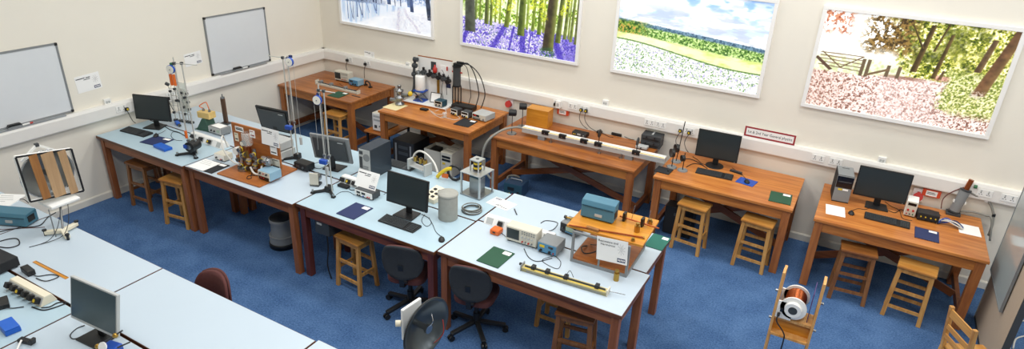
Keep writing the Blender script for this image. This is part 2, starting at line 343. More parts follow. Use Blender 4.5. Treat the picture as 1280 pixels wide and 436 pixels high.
def paint_fields(s, t):
    img = ramp(t+0*s, [(.55, 'dfeaf8'), (.8, 'b4d2f4'), (1, '86b4ee')])
    lay(img, ss(.40, .56, .6*fbm(s, t, 4, 7, 3, 5)+.4*fbm(s, t, 14, 20, 4))*.95, 'f8fbff'); lay(img, ss(.5, .66, fbm(s, t, 6, 16, 15, 4))*ss(.95, .75, t)*.7, 'b9c4d8'); lay(img, ss(.62, .72, fbm(s, t, 5, 12, 19, 4))*ss(.8, .95, t)*.5, '9fb0cc'); lay(img, ss(.75, 1, s)*ss(.8, 1, t)*.5, '8ab4ee')
    h = .635-.13*s; lay(img, ss(h+.008, h-.004, t+.014*fine(s, t, 90, 5)), ramp(fine(s, t, 80, 6), [(.3, '33506a'), (.6, '7798ae')]))
    lay(img, ss(h-.025, h-.05, t+.02*fine(s, t, 60, 8)), ramp(fine(s, t, 80, 7), [(.25, '2f5426'), (.42, '5f8c3c'), (.55, 'a8cc70'), (.7, 'dcecb0')]))
    lay(img, ss(.30, .14, s+.06*fine(s, t, 30, 31))*ss(.66, .60, t+.04*fine(s, t, 40, 33))*(t > .40), ramp(fine(s, t, 64, 32), [(.28, '2c4a1c'), (.45, '5f8a30'), (.6, 'b0b854'), (.7, 'c98f4a')]))
    f1 = .47-.11*ss(0, 1, s); lay(img, ss(f1+.012, f1-.008, t+.01*fine(s, t, 60, 40)), ramp(fbm(s, t, 12, 20, 41), [(.3, 'cfe07c'), (.6, 'eff2c4')])); lay(img, ss(.05, .25, s)*ss(.6, .4, s)*ss(f1-.005, f1-.03, t)*.7, 'f7f3da')
    f2 = .39-.17*ss(.0, .9, s); lay(img, ss(f2+.016, f2+.006, t+.008*fine(s, t, 80, 44)), '567f36')
    fl = ramp(fine(s, t, 96, 45), [(.26, '5f8c4c'), (.36, 'a8c890'), (.44, 'e8f0e2'), (.56, 'ffffff')]); lay(fl, ss(.6, .68, fine(s, t, 90, 47))*.7, 'a49cd8'); lay(fl, ss(.25, .4, t)*.4, 'f2f5e6')
    lay(img, ss(f2+.002, f2-.008, t+.008*fine(s, t, 80, 44)), fl); return img
def paint_autumn(s, t):
    img = np.ones(s.shape+(3,))*c3('fdfdfa'); lay(img, ss(.60, .52, t)*.9, ramp(fine(s, t, 40, 2), [(.3, 'c9d49a'), (.6, 'f4f6dc')]))
    fo = ramp(fine(s, t, 64, 3), [(.25, '2c3a14'), (.38, '6a7a24'), (.48, 'a9ac3c'), (.58, 'e0dc78'), (.68, 'fdfbe0')])
    lay(fo, ss(.5, .64, fbm(s, t, 7, 6, 5))*.7, ramp(fine(s, t, 70, 6), [(.3, '26300f'), (.6, '7c8430')])); lay(fo, ss(.45, .6, fbm(s, t, 6, 5, 8))*.6*ss(.9, .6, t), ramp(fine(s, t, 70, 9), [(.3, '9a9a2c'), (.6, 'f0ea90')]))
    lay(fo, ss(.5, .35, s)*ss(.6, .8, t)*.6, ramp(fine(s, t, 60, 13), [(.3, '4a3418'), (.5, '8e6a34'), (.65, 'd8bc84')]))
    lay(img, ss(.44, .5, s+.24*(fine(s, t, 26, 11)-.5)+.10*ss(.5, .9, t)-.02)*(t > .40), fo)
    lay(img, ss(.18, .3, s)*ss(.56, .46, s)*ss(.60, .7, t+.1*(fine(s, t, 20, 14)-.5))*ss(.5, .56, fine(s, t, 44, 15)+.12*ss(.2, .45, s)), ramp(fine(s, t, 70, 16), [(.3, '3a2c16'), (.6, '9a7a40')]))
    lay(img, ss(.20, .12, s)*ss(.76, .84, t+.1*(fine(s, t, 24, 18)-.5))*ss(.48, .54, fine(s, t, 50, 19)), ramp(fine(s, t, 70, 20), [(.3, '9a4a34'), (.6, 'd89a78')]))
    gr = ramp(fine(s, t, 100, 21), [(.26, '5e3a30'), (.38, 'a27464'), (.47, 'dabcb0'), (.56, 'fcf4f0')]); lay(gr, ss(.25, .45, s)*ss(.9, .6, s)*.5, ramp(fine(s, t, 100, 24), [(.3, 'd0a8a0'), (.5, 'fdf2f0')])); lay(gr, ss(.4, .0, s)*.3, ramp(fine(s, t, 100, 27), [(.3, '8a5440'), (.6, 'e8c8b8')]))
    hz = .385+.06*ss(.2, .6, s); lay(img, ss(hz+.012, hz-.012, t+.03*(fine(s, t, 60, 29)-.5)), gr)
    gs = ramp(fine(s, t, 96, 31), [(.28, '57682a'), (.42, '9cab4c'), (.55, 'd6d88c'), (.66, 'faf8d4')])
    lay(img, ss(.70, .74, s+.10*(fine(s, t, 50, 35)-.5)-.45*np.clip(.22-t, 0, 1))*ss(.10, .2, t)*ss(.62, .5, t)*.95, gs)
    lay(img, ss(.055, .02, np.abs(s-.70))*ss(.035, .015, np.abs(t-.475))*.9, ramp(fine(s, t, 90, 38), [(.3, '9a5c50'), (.6, 'e0b0a4')])); lay(img, ss(.35, .45, s)*ss(.66, .56, s)*ss(.45, .43, t)*ss(.40, .42, t)*.6, '8a5a48')
    for k, (a, b, t0, t1, w_, c) in enumerate([(.545, .585, .5, .97, .015, '40331c'), (.655, .69, .46, .9, .011, '4a3c22'), (.90, 1.0, .36, 1, .030, '6a4c34'), (.86, .9, .58, .9, .016, '5a4632'), (.69, .7, .46, .55, .008, '5f4a34'), (.62, .66, .72, 1, .006, '40331c'), (.56, .48, .74, .95, .006, '40331c')]): trunk(img, s, t, a, b, t0, t1, w_, c, 60+k, '8f7448')
    lay(img, ss(.05, .02, np.abs(s-.895))*ss(.06, .02, np.abs(t-.37))*.8*ss(.4, .55, fine(s, t, 60, 81)), 'eadccf')
    def bar(a, b, w_, col='6f5638'):
        a = np.array(a); b = np.array(b); d = b-a; L = np.hypot(*d); u = ((s-a[0])*d[0]+(t-a[1])*d[1])/L/L; q = np.abs((s-a[0])*d[1]-(t-a[1])*d[0])/L
        lay(img, ss(w_*1.2, w_*.8, q)*(u > 0)*(u < 1), col)
    for k in range(5): bar((.02, .445+.032*k), (.27, .425+.038*k), .0045, '7d6446')
    bar((.03, .58), (.15, .44), .0045); bar((.27, .58), (.15, .44), .0045)
    for a in (.27, .30, .41, .47): bar((a, .38+.03*(a > .35)), (a+.005, .56-.03*(a > .35)), .010, '6b5a44')
    bar((.0, .52), (.10, .40), .012, '5c4636'); bar((.30, .40), (.42, .49), .010, '7a6448')
    return img
def picture(label, x0, x1, z0, z1, fn):
    t = thing('framed_photograph', label, 'picture', ((x0+x1)/2, 0, z0), 0, 'framed landscape photographs on the back wall')
    W, H, F, D = x1-x0, z1-z0, .045, .045
    for (a, b, c, d) in ((-W/2, W/2, 0, F), (-W/2, W/2, H-F, H), (-W/2, -W/2+F, F, H-F), (W/2-F, W/2, F, H-F)):
        part('frame_bar', MB().b2(a, b, -D, 0, c, d), 'frame_white', t, .004)
    nx, ny = 380, 236
    xs = np.linspace(-W/2+F, W/2-F, nx); zs = np.linspace(F, H-F, ny); X, Z = np.meshgrid(xs, zs); s, tt = np.meshgrid(np.linspace(0, 1, nx), np.linspace(0, 1, ny))
    img = np.clip(fn(s, tt), 0, 1)
    co = np.stack([X, np.full_like(X, -D+.018), Z], -1).reshape(-1, 3)
    i = np.arange(nx*ny).reshape(ny, nx); q = np.stack([i[:-1, :-1], i[:-1, 1:], i[1:, 1:], i[1:, :-1]], -1).reshape(-1, 4)
    me = bpy.data.meshes.new('print'); me.from_pydata(co.tolist(), [], q.tolist())
    ca = me.color_attributes.new('Col', 'FLOAT_COLOR', 'POINT'); li = np.where(img <= .04045, img/12.92, ((img+.055)/1.055)**2.4)
    ca.data.foreach_set('color', np.concatenate([li, np.ones(s.shape+(1,))], -1).astype(np.float32).ravel())
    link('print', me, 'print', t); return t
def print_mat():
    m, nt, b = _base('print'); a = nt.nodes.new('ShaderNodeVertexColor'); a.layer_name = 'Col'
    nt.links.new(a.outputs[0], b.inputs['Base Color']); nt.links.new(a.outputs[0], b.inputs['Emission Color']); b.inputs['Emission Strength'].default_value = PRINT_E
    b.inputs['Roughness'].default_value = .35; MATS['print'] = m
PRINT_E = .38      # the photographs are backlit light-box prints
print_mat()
pz0, pz1 = 1.4867*S, 2.4977*S
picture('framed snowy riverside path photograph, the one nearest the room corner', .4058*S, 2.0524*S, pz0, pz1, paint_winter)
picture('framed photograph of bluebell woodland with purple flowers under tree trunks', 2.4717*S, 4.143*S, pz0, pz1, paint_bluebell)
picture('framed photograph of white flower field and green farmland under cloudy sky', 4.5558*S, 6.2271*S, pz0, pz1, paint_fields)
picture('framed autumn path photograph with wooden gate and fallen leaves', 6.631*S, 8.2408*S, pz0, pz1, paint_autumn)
# ------------------------------------------------------------------ whiteboards
def whiteboard(label, y0, y1, z0, z1, tray=True):
    t = thing('whiteboard', label, 'whiteboard', (0, (y0+y1)/2, z0)); h = z1-z0; w_ = (y1-y0)/2
    part('panel', MB().b2(0, .014, -w_+.008, w_-.008, .008, h-.008), 'wb', t)
    for a, b, c, d in ((-w_, w_, 0, .02), (-w_, w_, h-.02, h), (-w_, -w_+.02, .02, h-.02), (w_-.02, w_, .02, h-.02)):
        part('frame_bar', MB().b2(0, .022, a, b, c, d), 'grey', t)
    for a in (-w_, w_-.03):
        for c in (0, h-.03): part('corner_cap', MB().b2(0, .026, a, a+.03, c, c+.03), 'black', t)
    if tray: part('pen_tray', MB().b2(.014, .07, -w_+.12, w_-.12, -.012, .0), 'alu', t)
    return t
WZ = 1.075*S
whiteboard('whiteboard on the left wall cut off by the left frame edge', -5.6, -3.6078*S, WZ, 1.80*S)
whiteboard('whiteboard on the left wall between paper notice and room corner', -1.931*S, -1.0037*S, WZ, 1.798*S)
def eraser(label, u, v, rz=R(90)):
    p = PX(u, v, .045); t = thing('board_eraser', label, 'eraser', (p.x, p.y, WZ), rz)
    part('handle', MB().prism([(-.075, .02), (.075, .02), (.06, .045), (-.06, .045)], -.02, .02), 'black', t, .004)
    part('felt_pad', MB().b2(-.075, .075, -.02, .02, 0, .02), 'grey', t)
eraser('grey and black eraser on the tray of the left-edge whiteboard', 18, 157); eraser('black eraser on the tray of the whiteboard near the corner', 297, 86)
def marker(label, u, v, cap):
    p = PX(u, v, .05); t = thing('board_marker', label, 'marker', (.05, p.y, WZ+.009), R(90))
    part('barrel', MB().cyl((-.05, 0, 0), (.035, 0, 0), .009), 'white', t); part('cap', MB().cyl((.035, 0, 0), (.07, 0, 0), .0095), cap, t)
marker('white marker pen with red cap on left-edge whiteboard tray', 33, 155, 'red'); marker('black-capped white marker on the corner whiteboard tray', 307, 84, 'black')
# ------------------------------------------------------------------ notices
def card(name, label, cat, M, W, H, title=None, parent=None):
    t = thing(name, label, cat); t.matrix_world = M
    part('sheet', MB().b2(-W/2, W/2, -.001, .001, 0, H), 'paper', t)
    if title:
        for k, ln in enumerate(title): text('lettering', ln, H*.13, 'ink', t, (-W*.46+W*.08*k, -.0016, H*(.80-.13*k)), sx=min(1, W/H*.9))
    else:
        part('lettering', MB().b2(-W*.46, -W*.1, -.0016, -.001, H*.80, H*.85).b2(-W*.06, W*.12, -.0016, -.001, H*.79, H*.84).b2(-W*.16, W*.10, -.0016, -.001, H*.70, H*.74), 'ink', t)
    d = MB(); cx, cz = W*.3, H*.62
    for k in range(9):
        a = k*.698; d.beam((cx+.02*W*math.cos(a), -.0015, cz+.03*H*math.sin(a)), (cx+.13*W*math.cos(a+.5), -.0015, cz+.24*H*math.sin(a+.5)), W*.006, .0006, (0, 1, 0))
    part('diagram', d, 'grey', t)
    lg = part('logo', MB().b2(W*.18, W*.44, -.0018, -.001, H*.08, H*.24), 'logo', t)
    q = MB()
    for k, (a, ww) in enumerate(((.205, .035), (.255, .025), (.295, .04), (.35, .03), (.392, .03))): q.b2(W*a, W*(a+ww), -.0022, -.0018, H*(.12 if k % 2 else .13), H*.20)
    part('logo_lettering', q, 'paper', lg); return t
def wall_card(label, u, v, wall, W, H, tilt=0):
    if wall == 'L': p = PX(u, v, .002); M = Matrix.Translation(p) @ Matrix.Rotation(R(90), 4, 'Z') @ Matrix.Rotation(tilt, 4, 'Y')
    else: p = PY(u, v, -.002); M = Matrix.Translation(p) @ Matrix.Rotation(tilt, 4, 'Y')
    card('notice', label, 'notice', M, W, H)
wall_card('white paper notice on the wall between the left-edge whiteboard and a monitor', 113.5, 113, 'L', .30, .21, R(-3))
wall_card('white paper notice on the wall behind the tall rods, left of a whiteboard', 243, 81, 'L', .27, .18, R(-3))
wall_card('small white notice above trunking near the snowy path picture', 462, 75, 'B', .22, .15)
# red-bordered sign on the trunking
p0, p1 = PY(930, 168, -.05), PY(993, 181, -.05); w_ = (p1-p0).length
t = thing('bench_sign', 'long white sign with red border and lettering resting on back wall trunking', 'sign', (p0.x, -.055, TZ1))
hh = .13
part('sheet', MB().b2(0, w_, -.004, 0, 0, hh), 'paper', t)
for a, b, c, d in ((0, w_, 0, .02), (0, w_, hh-.02, hh), (0, .02, .02, hh-.02), (w_-.02, w_, .02, hh-.02)): part('red_border', MB().b2(a, b, -.006, -.004, c, d), 'signred', t)
lt = text('lettering', '1st & 2nd Year General physics', .050, 'ink', t, (w_/2, -.0045, .049), ax='CENTER'); lt.scale.x = (w_-.08)/max(.01, lt.dimensions.x)
# ------------------------------------------------------------------ sockets on the trunking and wall
def socket(label, x=None, y=None, z=TZ0+.085, w_=.146, n=2, wall='B'):
    t = thing('wall_socket', label, 'socket', (x, -.072, z) if wall == 'B' else (.072, y, z), 0 if wall == 'B' else R(90), 'double sockets on the trunking')
    part('faceplate', MB().b2(-w_/2, w_/2, -.008, 0, -.043, .043), 'white', t, .003)
    for k in range(n):
        cx = (k-.5*(n-1))*.07
        part('switch', MB().box((cx, -.010, .024), (.012, .006, .018)), 'lgrey', t)
        part('pin_hole', MB().box((cx, -.0085, .004), (.008, .002, .012)).box((cx-.011, -.0085, -.016), (.012, .002, .006)).box((cx+.011, -.0085, -.016), (.012, .002, .006)), 'dgrey', t)
for u, lab in ((437, 'double socket on trunking above the corner table oscilloscope'), (459, 'double socket on trunking above the corner table power supply'), (697, 'double socket on trunking behind the plywood box'), (716, 'white double socket on trunking beside the orange adapter'), (731, 'double socket on trunking holding two yellow-marked plugs'), (812, 'double socket on trunking above the dark grey instrument'), (826, 'second double socket on trunking above the dark grey instrument'), (862, 'double socket on trunking left of the screen under the field picture'), (1023, 'double socket on trunking left of the black desktop computer'), (1045, 'double socket on trunking behind the black desktop computer'), (1232, 'double socket on trunking right of the copper-topped tube'), (1262, 'double socket on trunking nearest the right partition')):
    v = 66+(u-403)*.2 if u < 700 else 185+(u-1000)*.204
    socket(lab, PY(u, v+6, -.072).x)
socket('double socket on left wall trunking beside the far left monitor', y=PX(152, 138, .072).y, wall='L')
socket('double socket on left wall trunking behind the rod frame', y=PX(214, 122, .072).y, wall='L')
def switchbox(label, u, v, wall='B'):
    p = PY(u, v, 0) if wall == 'B' else PX(u, v, 0); t = thing('switch_box', label, 'switch', p, 0 if wall == 'B' else R(90))
    part('back_box', MB().b2(-.043, .043, -.035, 0, 0, .086), 'white', t, .003); part('rocker', MB().box((-.015, -.037, .045), (.02, .006, .03)).box((.015, -.037, .045), (.02, .006, .03)), 'lgrey', t)
switchbox('white switch box above trunking at the vacuum apparatus', 511, 84); switchbox('white switch box above trunking between woodland and field pictures', 757, 132)
switchbox('white switch box above trunking near the right-hand monitor', 1101, 204); switchbox('white switch box on left wall above the trunking', 134, 131, 'L')
def plug(label, p, rz=0, band=None, tail=None):
    t = thing('plug', label, 'plug', p, rz, 'plugs in the sockets')
    part('body', MB().prism([(-.024, -.02), (.024, -.02), (.02, .022), (-.02, .022)], -.036, 0), 'black', t, .005)
    if band: part('label_disc', MB().cyl((0, -.036, .002), (0, -.038, .002), .013), band, t)
    if tail: part('cord', MB().tube(tail, .0045), 'cable', t)
    return t
sz = TZ0+.08
for u, bd, lab, tl in ((435, None, 'black plug above the corner table oscilloscope', [(0, -.02, -.02), (0, -.05, -.1), (.03, -.06, -.2), (.0, -.05, -.28)]),
                       (457.5, None, 'black plug above the corner table power supply', [(0, -.02, -.02), (0, -.05, -.12), (.0, -.05, -.24)]),
                       (694.5, None, 'black plug beside the white plug-in adapter', None),
                       (727, 'yellow', 'left of two yellow-marked plugs above the optical rail', [(0, -.02, -.02), (0, -.05, -.12), (.06, -.06, -.2), (.15, -.08, -.238)]),
                       (733, 'yellow', 'right of two yellow-marked plugs above the optical rail', [(0, -.02, -.02), (.01, -.05, -.12), (.1, -.08, -.2), (.22, -.1, -.238)]),
                       (862, 'yellow', 'yellow-banded black plug left of the screen below the field picture', [(0, -.02, -.02), (-.03, -.05, -.12), (-.0, -.07, -.2), (.05, -.1, -.238)]),
                       (851, 'yellow', 'yellow-marked plug behind the tall lens rod', [(0, -.02, -.02), (-.03, -.05, -.12), (-.0, -.07, -.2), (.05, -.1, -.238)])):
    v = 66+(u-403)*.2 if u < 700 else 185+(u-1000)*.204
    x = PY(u, v+7, -.08).x; plug(lab, (x, -.08, sz-.01), 0, bd, tl)
t = thing('plug_adapter', 'white plug-in power adapter on trunking beside the plywood box', 'adapter', (PY(699, 128, -.08).x, -.08, TZ0+.085)); part('body', MB().b2(-.035, .035, -.05, 0, -.055, .055), 'white', t, .006); part('face_label', MB().b2(-.02, .02, -.051, -.05, -.03, .02), 'lgrey', t)
for u, v, lab in ((704, 143, 'orange and white adapter box under trunking beside the plywood box'), (1163, 245, 'orange and white adapter box under trunking right of the big monitor')):
    p = PY(u, v, -.02); t = thing('adapter_box', lab, 'adapter', (p.x, 0, p.z)); part('case', MB().b2(-.09, .09, -.05, 0, 0, .085), 'redorange', t, .006); part('label_plate', MB().b2(-.055, .055, -.052, -.05, .012, .073), 'paper', t)
    part('lettering', MB().b2(-.045, .03, -.053, -.052, .05, .056).b2(-.045, .04, -.053, -.052, .035, .041), 'ink', t)
for u, v, lab in ((636.5, 130.7, 'red round industrial socket on white plate above the lamp stands'), (1147, 246, 'red round industrial socket on white plate behind the white power supply')):
    p = PY(u, v, -.04); t = thing('industrial_socket', lab, 'socket', (p.x, 0, p.z)); part('plate', MB().b2(-.06, .06, -.03, 0, -.06, .10), 'white', t, .005)
    part('flap', MB().cyl((0, -.03, 0), (0, -.085, .02), .045, .05, 18), 'red', t); part('hinge', MB().box((0, -.05, .055), (.03, .03, .02)), 'red', t)
for u, v, lab in ((157.5, 136, 'black plug on the left wall trunking left of the far-left monitor'), (209, 123, 'black plug on the left wall trunking right of the far-left monitor')):
    p = PX(u, v, .08); plug(lab, (.08, p.y, p.z), R(90), 'yellow' if u < 200 else None, [(0, -.02, -.02), (.0, -.05, -.08), (.02, -.06, -.16), (.05, -.06, -.2)])
# ------------------------------------------------------------------ partition screen at the right
t = thing('partition_screen', 'tall beige free-standing partition screen right of the right-hand table', 'partition', (10.075, -1.36, 0))
part('panel', MB().b2(-.022, .022, -.62, .62, .03, 1.9), 'partition', t); part('edge_strip', MB().b2(-.026, .026, -.64, -.62, .0, 1.92), 'dgrey', t); part('edge_strip', MB().b2(-.026, .026, .62, .64, 0, 1.92), 'beige', t); part('top_rail', MB().b2(-.026, .026, -.62, .62, 1.9, 1.92), 'dgrey', t); part('bottom_rail', MB().b2(-.026, .026, -.62, .62, 0, .03), 'dgrey', t)
t = thing('glossy_board', 'grey glossy whiteboard fixed on the beige partition screen', 'whiteboard', (10.043, -1.16, .61))
part('panel', MB().b2(-.02, 0, -.43, .41, 0, 1.15), 'wb2', t)
for a, b, c, d in ((-.44, .42, -.01, .0), (-.44, .42, 1.15, 1.16), (-.44, -.43, 0, 1.15), (.41, .42, 0, 1.15)): part('edge_bar', MB().b2(-.024, 0, a, b, c, d), 'grey', t)
# ------------------------------------------------------------------ white-topped lab benches
def bench(label, x0, x1, y0, y1, ap='apron', lg='leg_brown', top='laminate'):
    t = thing('lab_bench', label, 'bench', ((x0+x1)/2, (y0+y1)/2, 0), 0, 'white-topped lab benches'); W, D = (x1-x0)/2, (y1-y0)/2; H = ZB
    part('table_top', MB().b2(-W+.004, W-.004, -D+.004, D-.004, H-.022, H), top, t)
    for a, b, c, d in ((-W, W, -D, -D+.006), (-W, W, D-.006, D), (-W, -W+.006, -D+.006, D-.006), (W-.006, W, -D+.006, D-.006)):
        part('edge_band', MB().b2(a, b, c, d, H-.034, H-.003), 'edge', t)
    i = .035
    for a, b, c, d in ((-W+i, W-i, -D+i, -D+i+.022), (-W+i, W-i, D-i-.022, D-i), (-W+i, -W+i+.022, -D+i+.022, D-i-.022), (W-i-.022, W-i, -D+i+.022, D-i-.022)):
        part('apron', MB().b2(a, b, c, d, H-.145, H-.034), ap, t)
    for sx in (-1, 1):
        for sy in (-1, 1): part('leg', MB().box((sx*(W-.06), sy*(D-.06), (H-.034)/2), (.07, .07, H-.034)), lg, t, .004)
    return t
fx = [(.032, 1.742, -4.085), (1.752, 3.497, -4.06), (3.509, 5.297, -4.02), (5.309, 7.15, -3.985)]
fl = ['front-row white-topped bench against the left wall with monitor and blue box', 'front-row white-topped bench carrying the vacuum gear on its brown board',
      'front-row white-topped bench with grey cylinder and widescreen monitor', 'front-row white-topped bench at the right end with oscilloscope and long brass track']
bl = ['back-row white-topped bench at the left wall with the rod frame', 'back-row white-topped bench behind the brown vacuum board', 'back-row white-topped bench with the computer tower and metal cage', 'back-row white-topped bench at the right end holding a flat white card']
for k, (a, b, y) in enumerate(fx):
    bench(fl[k], a, b, y, y+.72, 'apron_dark' if k == 2 else 'apron', 'leg_dark' if k == 2 else 'leg_brown', 'laminate_b' if k in (1, 3) else 'laminate')
    bench(bl[k], a, b-(.04 if k == 3 else 0), y+.735, y+.735+.745, 'apron_dark' if k == 2 else 'apron', 'leg_dark' if k == 2 else 'leg_brown', 'laminate_b' if k in (0, 3) else 'laminate')
nl = ['nearest island bench by the left wall under the slatted frame', 'nearest island bench carrying the wooden ruler', 'nearest island bench in the bottom centre, bare white top', 'nearest island bench under the black dish at the bottom edge']
n2 = ['nearest-row bench at the left frame edge, mostly outside the picture', 'nearest-row bench holding the six-way socket strip and blue box', 'nearest-row bench holding the monitor at bottom left']
NX = [(.032, 1.742), (1.752, 3.482), (3.492, 5.297), (5.309, 7.10)]
for k, (a, b) in enumerate(NX):
    bench(nl[k], a, b, -6.225, -5.52+(.02 if k == 3 else 0), top='laminate_b')
    if k < 3: bench(n2[k], a, b, -6.96, -6.245, top='laminate' if k == 1 else 'laminate_b')
# ------------------------------------------------------------------ wooden tables along the back wall
def wtable(label, x0, x1, y0, y1=-.03, seam=None, legm='table_leg', topm='table_top'):
    t = thing('wooden_table', label, 'table', ((x0+x1)/2, (y0+y1)/2, 0), 0, 'wooden tables along the back wall'); W, D, H = (x1-x0)/2, (y1-y0)/2, ZW
    if seam is None: part('table_top', MB().b2(-W, W, -D, D, H-.032, H), topm, t, .004)
    else:
        part('table_top', MB().b2(-W, W, -D, seam-.003, H-.032, H), topm, t, .004); part('table_top', MB().b2(-W, W, seam+.003, D, H-.032, H), topm, t, .004)
    i = .03
    for a, b, c, d in ((-W+i, W-i, -D+i, -D+i+.025), (-W+i, W-i, D-i-.025, D-i), (-W+i, -W+i+.025, -D+i+.025, D-i-.025), (W-i-.025, W-i, -D+i+.025, D-i-.025)):
        part('apron', MB().b2(a, b, c, d, H-.15, H-.032), 'table_side', t)
    l = .085
    for sx in (-1, 1):
        for sy in (-1, 1): part('leg', MB().box((sx*(W-.06), sy*(D-.06), (H-.032)/2), (l, l, H-.032)), legm, t, .005)
        part('end_rail', MB().b2(sx*(W-.06)-.022, sx*(W-.06)+.022, -D+.10, D-.10, .09, .17), 'table_dark', t)
    for sx in (-1, 1): part('cross_brace', MB().beam((-sx*(W-.09), .012*sx, .13), (sx*(W-.09), .012*sx, H-.16), .022, .085, (0, 0, 1)), 'table_dark', t)
    return t
W1 = wtable('wooden table in the room corner below the snowy path picture', .02, 1.3688*S, -.9393*S, seam=.15, topm='table_worn')
W2 = wtable('wooden table carrying the glass vacuum line and white backboard', 1.8484*S, 3.2347*S, -.9707*S)
W3 = wtable('widest wooden table carrying the long white optical rail', 3.4758*S, 5.2602*S, -.9017*S, topm='table_worn')
W4 = wtable('wooden table with monitor, blue mouse mat and lens stands', 5.4648*S, 6.8379*S, -.8955*S)
W5 = wtable('rightmost wooden table, beside the beige partition', 7.0303*S, 8.405*S, -.9482*S)
# ------------------------------------------------------------------ stools
def make_stool(label, old=False):
    t = thing('wooden_stool', label, 'stool', (0, 0, 0), 0, 'square wooden lab stools'); H = .62; sl = 'stool_leg_old' if old else 'stool_leg'
    part('seat', MB().b2(-.18, .18, -.125, .125, H-.03, H), 'stool_seat_old' if old else 'stool_seat', t, .008)
    T, B = (.145, .09), (.17, .125)
    for sx in (-1, 1):
        for sy in (-1, 1): part('leg', MB().leg((sx*B[0], sy*B[1], 0), (sx*T[0], sy*T[1], H-.03), .042, .036), sl, t, .003)
    def at(z): k = z/(H-.03); return B[0]+(T[0]-B[0])*k, B[1]+(T[1]-B[1])*k
    for z, hh in ((H-.055, .05), (.13, .032), (.33, .032)):
        a, b = at(z)
        for sy in (-1, 1): part('rail' if z > .4 else 'rung', MB().box((0, sy*b, z), (2*a-.03, .02, hh)), sl, t)
    for z, hh in ((H-.055, .05), (.23, .032)):
        a, b = at(z)
        for sx in (-1, 1): part('rail' if z > .4 else 'rung', MB().box((sx*a, 0, z), (.02, 2*b-.03, hh)), sl, t)
    return t
proto = {}
def stool(label, q0, q1, old=False, off=.125):
    a, b = PZ(*q0, 0), PZ(*q1, 0); d = b-a; an = math.atan2(d.y, d.x); c = (a+b)/2+Vector((-math.sin(an), math.cos(an), 0))*off
    if old not in proto: t = proto[old] = make_stool(label, old)
    else: t = dup(proto[old], c, an, label)
    t.location = c; t.rotation_euler = (0, 0, an); return t
stool('dark old wooden stool under the left end of the far-left bench', (168, 256.5), (188.4, 263.5), True)
stool('light wooden stool under the far-left bench, beside the darker stool', (211.5, 280), (233.8, 285.9))
stool('light wooden stool under the bench with the widescreen monitor', (424, 356), (449.5, 369))
a, b = PZ(693.7, 391, .62), PZ(741.7, 403, .62); e = b-a; an = math.atan2(e.y, e.x); c = (a+b)/2+Vector((-math.sin(an), math.cos(an), 0))*.125
st = dup(proto[True], (c.x, c.y, 0), an, 'wooden stool at the bottom edge under the long brass track')
stool('light wooden stool half hidden behind the stool at the bottom edge', (673, 408), (706, 420))
stool('left wooden stool under the table with the blue mouse mat', (838.8, 309), (870.7, 320))
stool('right wooden stool under the table with the blue mouse mat', (916.5, 331), (949.5, 342))
stool('darker wooden stool under the left half of the rightmost wooden table', (1036.8, 372), (1076.4, 382), True)
stool('light wooden stool under the right half of the rightmost wooden table', (1105.7, 393.7), (1143.8, 407))
c = PZ(420.5, 140.6, .62); st = dup(proto[False], (c.x, c.y, 0), 0, 'wooden stool under the corner table')
c = PZ(262, 240, .1); st = dup(proto[False], (1.9, -2.95, 0), R(5), 'wooden stool behind the back row, seen between the bench legs')
